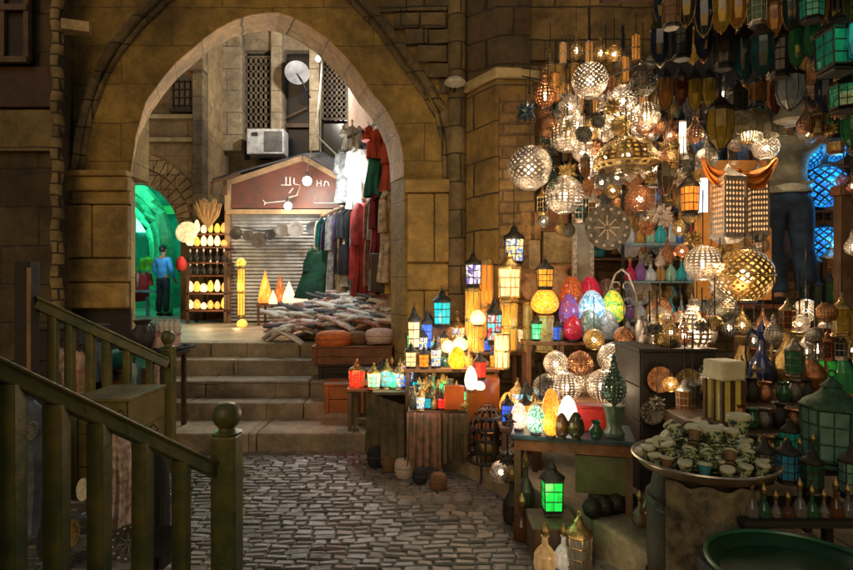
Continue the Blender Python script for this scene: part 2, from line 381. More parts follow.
# ------------------------------------------------------------------ left house front
lw = thing('left_house_front', 'shadowed stone house front left of the archway with twisted corner shaft', 'house wall', (-5, 5.9, 0))
def relp(o, p): o.location = -Vector(p.location); return o
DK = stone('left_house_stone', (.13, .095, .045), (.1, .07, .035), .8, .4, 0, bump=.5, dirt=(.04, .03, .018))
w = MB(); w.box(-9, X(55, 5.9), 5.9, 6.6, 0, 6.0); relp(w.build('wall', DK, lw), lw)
w = MB(); w.box(-7.5, X(53, 5.85), 5.84, 5.93, Z(151, 5.85), Z(110, 5.85)); relp(w.build('pale_course', stone('left_pale', (.32, .24, .1), (.26, .19, .08), 1.2, .6, bump=.4, dirt=(.16, .12, .05)), lw, bevel=.01), lw)
w = MB(); w.box(-7.5, X(53, 5.85), 5.85, 5.93, Z(107, 5.85), Z(66, 5.85)); relp(w.build('dark_red_course', mat('maroon_panel', (.07, .028, .02), .7, 0, .3, 3, .4), lw, bevel=.01), lw)
w = MB(); w.box(X(-60, 5.8), X(28, 5.8), 5.82, 5.92, Z(60, 5.8), Z(-70, 5.8)); wo = relp(w.build('window', BLACK, lw), lw)
w = MB()
for k in (-60, -28, 3, 27): w.bar(P(k, 60, 5.8), P(k, -70, 5.8), .05)
for k in (60, 8, -60): w.bar(P(-60, k, 5.79), P(28, k, 5.79), .06)
relp(w.build('window_frame', WOOD, lw), lw)
w = MB(); pts = []
for i in range(60):
    t = i/59; z = .9+t*5; pts.append((X(57, 5.88)+.012*math.sin(t*70), 5.88+.012*math.cos(t*70), z))
w.tube(pts, .055, 10); relp(w.build('twisted_shaft', stone('shaft_stone', (.42, .32, .14), (.34, .25, .1), .3, .12, bump=.5), lw, smooth=True), lw)
w = MB(); w.box(X(66, 5.85), X(90, 5.85), 5.75, 5.9, Z(34, 5.85), Z(24, 5.85), rz=R(20)); relp(w.build('flood_lamp', mat('lamp_housing', (.55, .4, .2), .5), lw), lw)

# ------------------------------------------------------------------ corner pier right of the arch and shop back wall
CORN = stone('corner_pier_stone', (.48, .31, .09), (.38, .24, .065), .5, .36, R(60), bump=.5, dirt=(.15, .105, .045))
LITW = stone('shop_wall_brick', (.6, .38, .16), (.46, .28, .11), .31, .11, 0, (.3, .2, .1), 1.0, .85, .014, (.22, .13, .06))
UPW = stone('upper_wall_stone', (.42, .28, .1), (.3, .2, .07), .7, .35, 0, bump=.5)
def wedge(mb, pts, z0, z1):
    n = len(pts); mb.add([(x, y, z0) for x, y in pts]+[(x, y, z1) for x, y in pts], [tuple(range(n-1, -1, -1)), tuple(range(n, 2*n))]+[(i, (i+1) % n, (i+1) % n+n, i+n) for i in range(n)])
A_ = (X(463, 6.2), 6.2); B_ = (X(496, 5.68), 5.68); C_ = (X(534, 5.72), 5.72)
cp = thing('corner_pier', 'square stone corner pier with slanting cornice between archway and lantern shop', 'pier', (B_[0], B_[1], 0))
w = MB(); wedge(w, [A_, B_, C_, (C_[0], 6.3), (A_[0], 6.3)], 0, Z(78, 5.68)); relp(w.build('shaft', CORN, cp, bevel=.02), cp)
w = MB(); e = .05
wedge(w, [(A_[0]-e, A_[1]-.02), (B_[0]-.01, B_[1]-e), (C_[0]+e, C_[1]-e), (C_[0]+e, 6.3), (A_[0]-e, 6.3)], Z(78, 5.68)+.002, Z(68, 5.68)); relp(w.build('cornice', mat('pale_cornice_stone', (.55, .43, .22), .8, 0, .2, 5, .4), cp, bevel=.02), cp)
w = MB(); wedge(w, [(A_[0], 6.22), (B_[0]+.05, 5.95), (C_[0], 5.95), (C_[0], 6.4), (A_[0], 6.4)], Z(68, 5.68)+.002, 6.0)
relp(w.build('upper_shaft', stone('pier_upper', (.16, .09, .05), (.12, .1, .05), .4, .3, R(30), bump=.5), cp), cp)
w = MB(); w.box(B_[0]+.03, C_[0]-.01, 5.63, 5.70, .6, Z(95, 5.66)); relp(w.build('brick_facing', LITW, cp), cp)
sw = thing('shop_rear_wall', 'warm brick rear wall of the lantern shop mostly hidden by its goods', 'wall', (2, 6.1, 0))
w = MB(); w.box(C_[0], 6.2, 6.1, 6.4, 0, Z(62, 6.1)); relp(w.build('brick_face', LITW, sw), sw)
w = MB(); w.box(C_[0], 6.2, 6.05, 6.4, Z(62, 6.1)+.003, 6.2); relp(w.build('upper_wall', UPW, sw), sw)
w = MB(); w.box(4.75, 5.0, 1.0, 6.05, 0, 6); relp(w.build('side_wall', UPW, sw), sw)
# dark timber panel + canopy frame
cn = thing('shop_canopy', 'dark timber canopy over the lantern shop hung full of goods', 'canopy', (2.7, 4, 3.6))
w = MB(); w.box(X(655, 5.9), 4.75, 5.86, 5.95, Z(200, 5.9), 5.4); relp(w.build('rear_panel', mat('dark_canopy_panel', (.045, .03, .02), .7, 0, .4, 2.5, .4), cn), cn)
w = MB(); w.box(1.55, 4.75, 2.3, 5.0, 4.15, 4.22); relp(w.build('roof_boards', WOOD, cn), cn)
for yy in (2.5, 3.3, 4.1, 4.9):
    w = MB(); w.bar((1.5, yy, 4.06), (4.75, yy, 4.06), .07, .1); relp(w.build('beam', WOOD, cn), cn)
for xx, yy in ((1.52, 4.6), (1.62, 4.0)):
    w = MB(); w.bar((xx, yy-1.6, 4.10), (xx, yy+.3, 4.10), .08); relp(w.build('edge_beam', WOOD, cn), cn)
# ------------------------------------------------------------------ ledge in front of the shop
LEDGE = stone('ledge_stone', (.4, .33, .22), (.32, .26, .17), .9, .5, 0, bump=.5)
lg = thing('stone_ledge', 'low worn stone ledge running along the front of the lantern shop', 'ledge', (.97, 3.3, 0))
line = [(-.62, 5.9), (.35, 4.62), (.97, 3.35), (1.25, 2.6), (1.5, 1.9), (1.9, .6)]
def ledge(mb, off, z0, z1, back, i0=0, i1=None):
    L_ = line[i0:i1]
    for (x0, y0), (x1, y1) in zip(L_, L_[1:]):
        d = Vector((x1-x0, y1-y0)); n = Vector((-d.y, d.x)).normalized()
        a = Vector((x0, y0))+n*off; b = Vector((x1, y1))+n*off
        mb.add([(a.x, a.y, z0), (b.x, b.y, z0), (b.x+n.x*back, b.y+n.y*back, z0), (a.x+n.x*back, a.y+n.y*back, z0),
                (a.x, a.y, z1), (b.x, b.y, z1), (b.x+n.x*back, b.y+n.y*back, z1), (a.x+n.x*back, a.y+n.y*back, z1)],
               [(3, 2, 1, 0), (4, 5, 6, 7), (0, 1, 5, 4), (1, 2, 6, 5), (2, 3, 7, 6), (3, 0, 4, 7)])
w = MB(); ledge(w, 0, -.02, .2, 1.0); relp(w.build('kerb', LEDGE, lg, bevel=.02), lg)
w = MB(); wedge(w, [(.2, 5.6), (.9, 4.5), (1.6, 3.3), (2.2, 1.5), (4.7, 1.5), (4.7, 6.05), (.2, 6.05)], .0, .196); relp(w.build('shop_floor', LEDGE, lg), lg)

# ------------------------------------------------------------------ buildings beyond the arch
YB = 13.0
BK = stone('rear_facade_stone', (.33, .26, .17), (.29, .23, .15), .9, .4, 0, (.2, .155, .1), .5, .85, .008, (.15, .115, .075), .7)
bf = thing('rear_house', 'tall stone house front behind the kiosk with three barred window bays', 'house', (X(280, YB), YB, .85))
w = MB(); x0, x1 = X(205, YB), X(420, YB)
def fb(mb, a, b, c, d, y0, y1, Y=YB): mb.box(X(a, Y), X(b, Y), y0, y1, Z(d, Y), Z(c, Y))
fb(w, 205, 440, -150, 50, YB, YB+.5)      # above bays
fb(w, 205, 440, 160, 322, YB, YB+.5)
for a, b in ((205, 244), (271, 284), (309, 321), (347, 440)): fb(w, a, b, 50.2, 159.8, YB, YB+.5)
relp(w.build('wall', BK, bf), bf)
w = MB()
for a, b in ((206, 243), (272, 283), (310, 320)): fb(w, a, b, 30, 152, YB-.12, YB-.003)
fb(w, 204, 350, 24, 30, YB-.18, YB-.003)
relp(w.build('pilasters', stone('pilaster_stone', (.46, .36, .24), (.38, .3, .19), 3, .5, bump=.4, dirt=(.25, .2, .13)), bf, bevel=.02), bf)
DARKG = mat('dark_window_glass', (.012, .014, .018), .25, 0, .2, 3)
for (a, b, c, d, gr) in ((245, 270, 56, 128, 1), (285, 308, 58, 152, 0), (322, 346, 60, 118, 1)):
    w = MB(); fb(w, a, b, 50.3, 159.6, YB+.2, YB+.26); wd = relp(w.build('window', DARKG, bf), bf)
    if gr:
        w = MB()
        for k in range(6): xx = X(a+(b-a)*k/5, YB); w.bar((xx, YB+.08, Z(d, YB)), (xx, YB+.08, Z(c, YB)), .05)
        for k in range(11): z = Z(c+(d-c)*k/10, YB); w.bar((X(a, YB), YB+.08, z), (X(b, YB), YB+.08, z), .05)
        w.build('lattice', mat('window_lattice_wood', (.16, .12, .08), .7), wd)
w = MB(); fb(w, 285, 308, 122, 126, YB+.1, YB+.14); w.bar(P(286, 118, YB+.1), P(307, 108, YB+.1), .03); relp(w.build('sagging_slat', WOOD, bf), bf)
# lower house with the green passage
YL = 12.0
ll = thing('passage_house', 'ochre stone house with banded wall above a wide green lit passage arch', 'house', (X(127, YL), YL, .85))
LFM = stone('passage_house_stone', (.42, .29, .15), (.36, .25, .12), 1.0, .36, 0, (.22, .15, .08), .5, .85, .008, (.2, .13, .065))
w = MB(); cx = X(126, YL); cz = Z(235, YL); rad = 1.14
arcp = [(cx+rad*math.cos(t), cz+rad*math.sin(t)) for t in [math.pi*k/20 for k in range(21)]]
for (x0, z0), (x1, z1) in zip(arcp, arcp[1:]):
    w.add([(x0, YL, z0), (x1, YL, z1), (x1, YL, 12), (x0, YL, 12)], [(3, 2, 1, 0)]); w.add([(x0, YL, z0), (x1, YL, z1), (x1, YL+.5, z1), (x0, YL+.5, z0)], [(0, 1, 2, 3)])
w.box(X(-140, YL), cx-rad, YL, YL+.5, .8, 12); w.box(cx+rad, X(208, YL), YL, YL+1, .8, 12)
relp(w.build('wall', LFM, ll), ll)
w = MB()
for r0, r1, n in ((rad+.0, rad+.3, 26), (rad+.34, rad+.62, 30)):
    for k in range(n):
        t0, t1 = math.pi*k/n+.008, math.pi*(k+1)/n-.008
        pr = .05 if r0 < 1.2 else .08
        q = [(cx+r*math.cos(t), cz+r*math.sin(t)) for r, t in ((r0, t0), (r1, t0), (r1, t1), (r0, t1))]
        if q[1][0] > X(205, YL): continue
        w.poly(q, YL-pr, YL-.002)
relp(w.build('arch_voussoirs', stone('brick_voussoir', (.5, .34, .17), (.4, .27, .13), .3, .3, bump=.4, dirt=(.26, .17, .09)), ll), ll)
w = MB()
for py in (115, 138): fb(w, 60, 196, py, py+4, YL-.06, YL-.002, YL)
relp(w.build('string_course', mat('pale_string_course', (.5, .38, .22), .8, 0, .2, 4, .4), ll), ll)
w = MB(); fb(w, 172, 192, 84, 110, YL-.03, YL-.002, YL); w.poly([(X(172, YL), Z(84, YL)), (X(192, YL), Z(84, YL)), (X(188, YL), Z(77, YL)), (X(182, YL), Z(74, YL)), (X(176, YL), Z(77, YL))], YL-.03, YL-.003)
wi = relp(w.build('window', DARKG, ll), ll)
w = MB()
for k in range(4): xx = X(174+5.5*k, YL); w.bar((xx, YL-.05, Z(110, YL)), (xx, YL-.05, Z(80, YL)), .02)
for k in range(4): z = Z(106-8*k, YL); w.bar((X(172, YL), YL-.05, z), (X(192, YL), YL-.05, z), .02)
w.bar((X(171, YL), YL-.06, Z(111, YL)), (X(193, YL), YL-.06, Z(111, YL)), .09)
w.build('window_bars', IRON, wi)
w = MB(); w.box(X(196, YL), X(207, YL), YL-.22, YL-.002, .85, 9); w.box(X(193, YL), X(209, YL), YL-.3, YL-.002, Z(75, YL), Z(66, YL))
relp(w.build('corner_pilaster', stone('dark_pilaster', (.24, .17, .09), (.18, .13, .07), 2, .5, bump=.4), ll, bevel=.02), ll)
# green room behind
GRN = mat('green_painted_plaster', (.08, .55, .42), .6, 0, .25, 2, .3)
rm = thing('passage_hall', 'green painted vaulted hall seen through the passage arch', 'passage', (-9, 15, .85))
w = MB(); w.box(-16, -5.15, 19.5, 19.8, .8, 6.2); w.box(-5.4, -5.15, 12.6, 19.5, .8, 6.2); w.box(-16, -5.15, 12.51, 19.8, 6.0, 6.2); w.box(-16, -15.7, 12.51, 19.5, .8, 6.2)
relp(w.build('hall_walls', GRN, rm), rm)
for yy, cxx in ((14.0, -7.9), (15.8, -8.9), (17.6, -9.9)):
    w = MB(); pts = [(cxx-1.5, yy, .85), (cxx-1.5, yy, 2.6)]+[(cxx-1.5*math.cos(t), yy, 2.6+1.6*math.sin(t)) for t in [math.pi*k/14 for k in range(1, 14)]]+[(cxx+1.5, yy, 2.6), (cxx+1.5, yy, .85)]
    w.tube(pts, .16, 8); relp(w.build('vault_rib', mat('pale_green_rib', (.25, .6, .35), .5), rm, smooth=True), rm)
w = MB(); fb(w, 136, 148, 208, 232, 19.4, 19.48, 19.4); relp(w.build('lit_window', emit('cyan_window_glow', (.3, 1, .85), 1.6), rm), rm)
w = MB(); fb(w, 131, 175, 206, 214, 18.0, 18.1, 18); relp(w.build('lintel', mat('lintel_green', (.12, .4, .1), .6), rm), rm)
# oblique side wall behind the clothes
sd = thing('clothes_shop_wall', 'pale plaster side wall behind the hanging garments', 'wall', (-.9, 9, .85))
w = MB(); wedge(w, [(-.28, 6.9), (-.02, 6.9), (-1.2, 11.3), (-1.55, 11.3)], .8, 5.6); relp(w.build('wall', mat('pink_plaster', (.62, .42, .32), .8, 0, .15, 2, .4), sd), sd)
w = MB()
for k in range(3): w.bar((-.33-.3*k, 7.1+1.1*k, 5.2), (-.36-.3*k, 7.1+1.1*k, 5.6), .1)
relp(w.build('eave_bracket', WOOD, sd), sd)
# buildings closing off the rest (left of hall, right of shop)
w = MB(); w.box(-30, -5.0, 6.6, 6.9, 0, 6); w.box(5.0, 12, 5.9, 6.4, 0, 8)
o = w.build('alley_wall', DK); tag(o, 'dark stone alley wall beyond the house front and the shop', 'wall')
# cross alley end
w = MB(); w.box(X(420, 14), 12, 13.6, 14, .8, 10); tag(w.build('far_house_wall', BK), 'plain stone house wall beyond the clothes shop', 'wall')
# ================================================================== KINDS OF GOODS (unit height, scaled per item)
def circ(rx, n, z0, z1, p=1.0):      # sphere-like profile from z0 to z1
    return [(rx*math.sin(math.pi*(i/(n-1)))**p, z0+(z1-z0)*(1-math.cos(math.pi*i/(n-1)))/2) for i in range(n)]
def ballprof(r, zc, n, lo=.12): return [(r*math.sin(lo*math.pi+(1-2*lo)*math.pi*i/(n-1)), zc-r*math.cos(lo*math.pi+(1-2*lo)*math.pi*i/(n-1))) for i in range(n)]
def root(name, label, cat, px, py, d, w, h, group=None, rz=0, hang=0, z=None, lt=0, col=(1, .75, .45), shell=False):
    """px, py: foot of the item; w, h its width and height in photo px at distance d; hang: length of its cord in m"""
    p = P(px, py, d)
    if z is not None: p.z = z
    W, H = w*d/F, h*d/F
    r = thing(name, label, cat, p, rz, group, (W, W, H))
    if hang:
        L_ = hang
        part('cord', 'c%.2f' % (L_/H), lambda m: m.tube([(0, 0, .97), (0, 0, 1+L_/H)], .004/W if W else .01, 5), WIRE, r)
    lt = lt*(.7 if shell else .32)
    if lt: light((p.x-(.0 if shell else .03), p.y-(.22*W if shell else W*.5+.10), p.z+H*(.45 if shell else .6)), lt, col, .02 if shell else .05)
    return r
def ball(label, px, py, d, w, m=SILVER, hang=.25, lit=True, lt=0, group=None, diamond=True, name='pierced_ball_lantern', cat='lantern', **k):
    r = root(name, label, cat, px, py, d, w, w, group, hang=hang, shell=True, lt=lt, **k)
    part('pierced_shell', 'ball%d' % diamond, lambda q: q.lattice(ballprof(.48, .48, 19 if diamond else 15, .1), 19 if diamond else 20, .52, diamond), m, r, False)
    part('collar', 'b', lambda q: (q.lathe([(.15, .90), (.17, .93), (.06, .97), (.02, 1.0)], 14), q.lathe([(.15, .0), (.17, .03), (.15, .05)], 14), q.tube([(.485*math.cos(t), .485*math.sin(t), .48) for t in [math.pi*k/14 for k in range(28)]], .015, 5, True)), m, r)
    if lit: part('bulb', 'b', lambda q: q.lathe(circ(.12, 9, .34, .58), 12), BULB, r)
    else: part('bulb', 'bo', lambda q: q.lathe(circ(.08, 7, .38, .55), 10), glass('clear_bulb', (.6, .6, .55)), r)
    return r
def drop(label, px, py, d, w, h, m=SILVER, hang=.25, lit=True, lt=0, group=None, diamond=False, name='pierced_drop_lantern', cat='lantern', **k):
    r = root(name, label, cat, px, py, d, w, h, group, hang=hang, shell=True, lt=lt, **k)
    pr = [(.1, .02), (.22, .05), (.33, .1), (.42, .17), (.47, .25), (.48, .33), (.44, .42), (.36, .5), (.27, .58), (.18, .65), (.13, .72), (.1, .78)]
    part('pierced_shell', 'drop%d' % diamond, lambda q: q.lattice(pr, 16, .58, diamond), m, r, False)
    part('finial', 'd', lambda q: (q.lathe([(.1, .78), (.14, .8), (.06, .84), (.09, .88), (.03, .93), (.01, 1.0)], 12), q.lathe([(.02, -.03), (.1, .02)], 12)), m, r)
    if lit: part('bulb', 'd', lambda q: q.lathe(circ(.11, 9, .2, .4), 12), BULB, r)
    return r
def dish(label, px, py, d, w, h, m=SILVER, hang=.3, lit=True, lt=0, group=None, **k):
    r = root('domed_pierced_lamp', label, 'hanging lamp', px, py, d, w, h, group, hang=hang, shell=True, lt=lt, **k)
    pr = [(.5, .25), (.49, .38), (.46, .5), (.41, .62), (.33, .74), (.22, .84), (.1, .92)]
    part('shade', 'dish', lambda q: (q.lattice(pr, 26, .55), q.lathe([(.5, .22), (.515, .24), (.5, .27)], 26)), m, r, False)
    part('lower_bowl', 'dish', lambda q: q.lattice([(.49, .22), (.42, .12), (.3, .05), (.14, .0)], 22, .6), m, r, False)
    part('finial', 'dish', lambda q: q.lathe([(.1, .9), (.06, .96), (.02, 1.05)], 10), m, r)
    if lit: part('bulb', 'dish', lambda q: q.lathe(circ(.07, 7, .25, .55), 10), BULB, r)
    return r
def hexl(label, px, py, d, w, h, g, m=IRON, hang=0, lt=0, n=6, group=None, tiers=1, name='glass_panel_lantern', col=(1, .75, .45), **k):
    """panelled lantern: base, framed glass body, domed roof, finial ring"""
    r = root(name, label, 'lantern', px, py, d, w, h, group, hang=hang, lt=lt, col=col, **k)
    zb, zt = .1, .62
    def fr(q):
        q.lathe([(.36, 0), (.40, .02), (.34, .06), (.42, .085), (.42, .11)], n, a0=math.pi/n)
        q.lathe([(.43, .6), (.47, .62), (.47, .645), (.4, .66)], n, a0=math.pi/n)
        for i in range(n):
            t = math.pi/n+2*math.pi*i/n; c, s_ = math.cos(t), math.sin(t)
            q.bar((.40*c, .40*s_, zb), (.43*c, .43*s_, zt), .035, .03)
            t2 = t+math.pi/n; rr_ = .405*math.cos(math.pi/n)+.01
            q.bar((rr_*math.cos(t2), rr_*math.sin(t2), zb), (rr_*math.cos(t2)*1.05, rr_*math.sin(t2)*1.05, zt), .014, .012)
        for z in (.27, .45): q.tube([((.405+.03*(z-zb))*math.cos(math.pi/n+2*math.pi*i/n), (.405+.03*(z-zb))*math.sin(math.pi/n+2*math.pi*i/n), z) for i in range(n)], .010, 4, True)
    part('frame', 'hex%d' % n, fr, m, r, False)
    part('glass', 'hex%d' % n, lambda q: q.lathe([(.385, zb), (.415, zt)], n, a0=math.pi/n), g, r, False)
    part('roof', 'hex%d' % n, lambda q: q.lathe([(.45, .645), (.40, .69), (.28, .73), (.17, .79), (.13, .83), (.17, .84), (.10, .88), (.04, .92), (.01, .94)], n*2, a0=math.pi/n), m, r, True)
    part('ring', 'hex', lambda q: q.tube([(.06*math.cos(t), 0, .965+.035*math.sin(t)) for t in [math.pi*k/6 for k in range(12)]], .012, 5, True), m, r)
    return r
def column(label, px, py, d, w, h, g, m=BRASS, lt=0, n=8, group=None, **k):
    r = root('column_lantern', label, 'lantern', px, py, d, w, h, group, lt=lt, **k)
    def fr(q):
        for z in (0, .47, .94): q.lathe([(.44, z), (.5, z+.01), (.5, z+.04), (.44, z+.06)], n)
        for i in range(n): t = 2*math.pi*i/n; q.bar((.46*math.cos(t), .46*math.sin(t), .03), (.46*math.cos(t), .46*math.sin(t), .97), .06, .05)
    part('frame', 'col%d' % n, fr, m, r, False)
    part('glass', 'col%d' % n, lambda q: q.lathe([(.43, .05), (.43, .95)], n), g, r, False)
    return r
def egg(label, px, py, d, w, h, g, lt=0, group=None, col=(1, .8, .6), name='egg_lamp', **k):
    r = root(name, label, 'egg lamp', px, py, d, w, h, group, lt=lt, col=col, **k)
    pr = [(.0, .0)]+[(.5*math.sin(t)**.9*(1-.12*math.cos(t-math.pi)), .5-.5*math.cos(t)) for t in [math.pi*i/15 for i in range(1, 15)]]+[(.0, 1.0)]
    pr = [(x*(1.08-.3*max(0, z-.4)), z*.94+.06) for x, z in pr]
    part('glass_shell', 'egg', lambda q: q.lathe(pr, 20), g, r)
    part('base_ring', 'egg', lambda q: q.lathe([(.3, 0), (.32, .03), (.25, .1)], 14), IRON, r)
    return r
def jug(label, px, py, d, w, h, m=BRASS, group=None, spout=True, rz=0, name='long_necked_jug', big=1, **k):
    r = root(name, label, 'jug', px, py, d, w, h, group, rz=rz, **k)
    part('body', 'jug', lambda q: q.lathe([(.24, 0), (.26, .03), (.16, .07), (.22, .12), (.38, .22), (.42, .32), (.36, .43), (.2, .52), (.12, .6), (.09, .72), (.13, .8), (.15, .82), (.11, .86), (.06, .92), (.02, .97), (0, 1)], 18), m, r)
    part('handle', 'jug%d' % big, lambda q: q.tube([(-.11, 0, .78), (-.3*big, 0, .84), (-.44*big, 0, .74), (-.48*big, 0, .55), (-.42, 0, .4), (-.35, 0, .34)], .028, 7), m, r)
    if spout: part('spout', 'jug', lambda q: q.tube([(.34, 0, .28), (.46, 0, .38), (.43, 0, .55), (.5, 0, .68), (.56, 0, .74)], [.07, .055, .035, .028, .03], 8), m, r)
    return r
def bottle(label, px, py, d, w, h, m, group=None, name='perfume_bottle', cat='bottle', cap=BRASS, **k):
    r = root(name, label, cat, px, py, d, w, h, group, **k)
    part('body', 'btl', lambda q: q.lathe([(.3, 0), (.42, .04), (.48, .18), (.46, .34), (.3, .46), (.14, .54), (.12, .68), (.18, .71)], 14), m, r)
    part('stopper', 'btl', lambda q: q.lathe([(.1, .7), (.16, .76), (.2, .83), (.12, .92), (0, 1)], 12), cap, r)
    return r
def vase(label, px, py, d, w, h, m, group=None, name='vase', cat='vase', **k):
    r = root(name, label, cat, px, py, d, w, h, group, **k)
    part('body', 'vase', lambda q: q.lathe([(.28, 0), (.34, .03), (.42, .2), (.5, .42), (.44, .6), (.28, .75), (.24, .85), (.36, .98), (.38, 1.), (.33, .99), (.2, .85)], 18), m, r)
    return r
def pot(label, px, py, d, w, h, m, top, group=None, rz=0, tilt=0, name='painted_drum', cat='drum', **k):
    r = root(name, label, cat, px, py, d, w, h, group, rz=rz, **k)
    if tilt: r.rotation_euler.x = tilt
    part('body', 'pot', lambda q: q.lathe([(.40, 0), (.43, .04), (.36, .12), (.34, .4), (.36, .5), (.44, .72), (.47, .9)], 14), m, r)
    part('head', 'pot', lambda q: q.lathe([(.485, .84), (.50, .94), (.44, 1.0), (0, 1.0)], 14), top, r)
    part('band', 'pot', lambda q: q.lathe([(.39, .13), (.42, .17), (.39, .21)], 14), IRON, r)
    return r
def plate(label, px, py, d, w, m=BRASS, group=None, name='round_tray', cat='tray', tilt=R(78), rz=0, hang=0, lean=True, **k):
    p = P(px, py, d); W = w*d/F
    r = thing(name, label, cat, p, rz, group, (W, W, W))
    def pl(q):
        q.lathe([(0, 0), (.3, .0), (.34, .02), (.37, .02), (.46, .045), (.5, .05), (.5, .075), (.45, .07), (.37, .045), (.33, .045), (.3, .025), (0, .03)], 28)
    o = part('dish', 'plate', pl, m, r); o.rotation_euler.x = tilt; o.location.z = .48
    def rel_(q):
        for i in range(14):
            t = 2*math.pi*i/14; q.lathe([(.04, .04), (.022, .055), (0, .06)], 6, (.41*math.cos(t), .41*math.sin(t), .02))
        for i in range(8):
            t = 2*math.pi*i/8; q.bar((.05*math.cos(t), .05*math.sin(t), .03), (.27*math.cos(t), .27*math.sin(t), .03), .025, .02)
    o = part('relief', 'plate', rel_, SILVER if m is PEWTER else m, r); o.rotation_euler.x = tilt; o.location.z = .48
    if hang: part('cord', 'pl%.2f' % hang, lambda q: q.tube([(0, 0, .95), (0, 0, .95+hang/W)], .004/W, 5), WIRE, r)
    return r
def boxl(label, px, py, d, w, h, m=SILVER, g=None, hang=.2, lt=0, group=None, rz=0, name='box_lantern', **k):
    r = root(name, label, 'lantern', px, py, d, w, h, group, rz=rz, hang=hang, lt=lt, **k)
    def fr(q):
        for a, b in ((-1, -1), (1, -1), (1, 1), (-1, 1)): q.bar((a*.42, b*.42, .1), (a*.42, b*.42, .8), .07)
        for z in (.1, .8):
            for a, b in (((-.45, -.45), (.45, -.45)), ((.45, -.45), (.45, .45)), ((.45, .45), (-.45, .45)), ((-.45, .45), (-.45, -.45))): q.bar((*a, z), (*b, z), .09, .05)
        q.lathe([(.62, .8), (.66, .82), (.3, .9), (.1, .95), (.02, 1.0)], 4, a0=math.pi/4); q.lathe([(.3, 0), (.5, .05), (.62, .1)], 4, a0=math.pi/4)
    part('frame', 'boxl', fr, m, r, False)
    def lat(q):
        for s_ in range(4):
            c, sn = math.cos(s_*math.pi/2), math.sin(s_*math.pi/2)
            for i in range(6):
                for j in range(10):
                    x0, x1 = -.4+.8*i/6, -.4+.8*(i+1)/6; z0, z1 = .12+.66*j/10, .12+.66*(j+1)/10
                    pts = [Vector((x*c+.41*sn, x*sn-.41*c, z)) for x, z in ((x0, z0), (x1, z0), (x1, z1), (x0, z1))]
                    ce = sum(pts, Vector())/4; mid = [(pts[t]+pts[(t+1) % 4])/2 for t in range(4)]; inn = [ce+(mm-ce)*.72 for mm in mid]
                    q.add(pts+inn, [(0, 4, 7), (1, 5, 4), (2, 6, 5), (3, 7, 6)])
                    q.add(pts+inn, [(0, 1, 4), (1, 2, 5), (2, 3, 6), (3, 0, 7)])
    part('pierced_panel', 'boxl', lat, m, r, False)
    if g: part('glass', 'boxl', lambda q: q.box(-.37, .37, -.37, .37, .13, .78), g, r, False)
    return r
def star(label, px, py, d, w, m, hang=.2, lt=0, group=None, **k):
    r = root('star_lantern', label, 'lantern', px, py, d, w, w, group, hang=hang, lt=lt, **k)
    def st(q):
        rr = random.Random(2); ph = (1+5**.5)/2
        dirs = [Vector(v).normalized() for v in [(a*0, b, c*ph) for a in (1,) for b in (-1, 1) for c in (-1, 1)]+[(b, c*ph, 0) for b in (-1, 1) for c in (-1, 1)]+[(c*ph, 0, b) for b in (-1, 1) for c in (-1, 1)]+[(a, b, c) for a in (-1, 1) for b in (-1, 1) for c in (-1, 1)]]
        for dv in dirs:
            a = dv.orthogonal().normalized(); b = dv.cross(a)
            base = [Vector((0, 0, .5))+dv*.24+(a*math.cos(t)+b*math.sin(t))*.14 for t in [2*math.pi*i/5 for i in range(5)]]
            q.add(base+[Vector((0, 0, .5))+dv*.5], [(i, (i+1) % 5, 5) for i in range(5)])
        q.lathe(circ(.28, 9, .22, .78), 12)
    part('points', 'star', st, m, r, False)
    return r
def bell(label, px, py, d, w, h, m, hang=.2, group=None, name='long_glass_lantern', cat='lantern', rim=IRON, **k):
    """long hanging glass: metal cap, tapering glass body, metal foot"""
    r = root(name, label, cat, px, py, d, w, h, group, hang=hang, **k)
    part('glass', 'bell', lambda q: q.lathe([(.12, .06), (.34, .2), (.44, .4), (.42, .6), (.4, .72)], 8), m, r, False)
    part('cap', 'bell', lambda q: q.lathe([(.44, .7), (.48, .73), (.3, .82), (.2, .86), (.22, .88), (.06, .95), (.02, 1)], 8), rim, r, False)
    part('foot', 'bell', lambda q: q.lathe([(0, 0), (.06, .02), (.1, .05), (.15, .08)], 8), rim, r, False)
    def ribs(q):
        for i in range(8):
            t = 2*math.pi*i/8; c, s_ = math.cos(t), math.sin(t)
            q.tube([(a*c, a*s_, z) for a, z in ((.13, .06), (.355, .2), (.455, .4), (.435, .6), (.415, .72))], .014, 4)
    part('ribs', 'bell', ribs, rim, r, False)
    return r
def shelf(label, px0, px1, py, d, depth, m=WOODR, th=.03, name='display_shelf', legs=True, zlo=.19, cat='shelf', glassy=False, skew=0, leg=.035):
    z = Z(py, d); x0, x1 = X(px0, d), X(px1, d)
    r = thing(name, label, cat, ((x0+x1)/2, d, z), skew)
    hw = (x1-x0)/2
    q = MB(); q.box(-hw, hw, 0, depth, -th, 0); q.build('board', m, r, bevel=.004)
    if legs:
        for a in (-hw+.03, hw-.03):
            for b in (.03, depth-.03): q = MB(); q.box(a-leg/2, a+leg/2, b-leg/2, b+leg/2, zlo-z, -th-.001); q.build('leg', m, r)
    return r
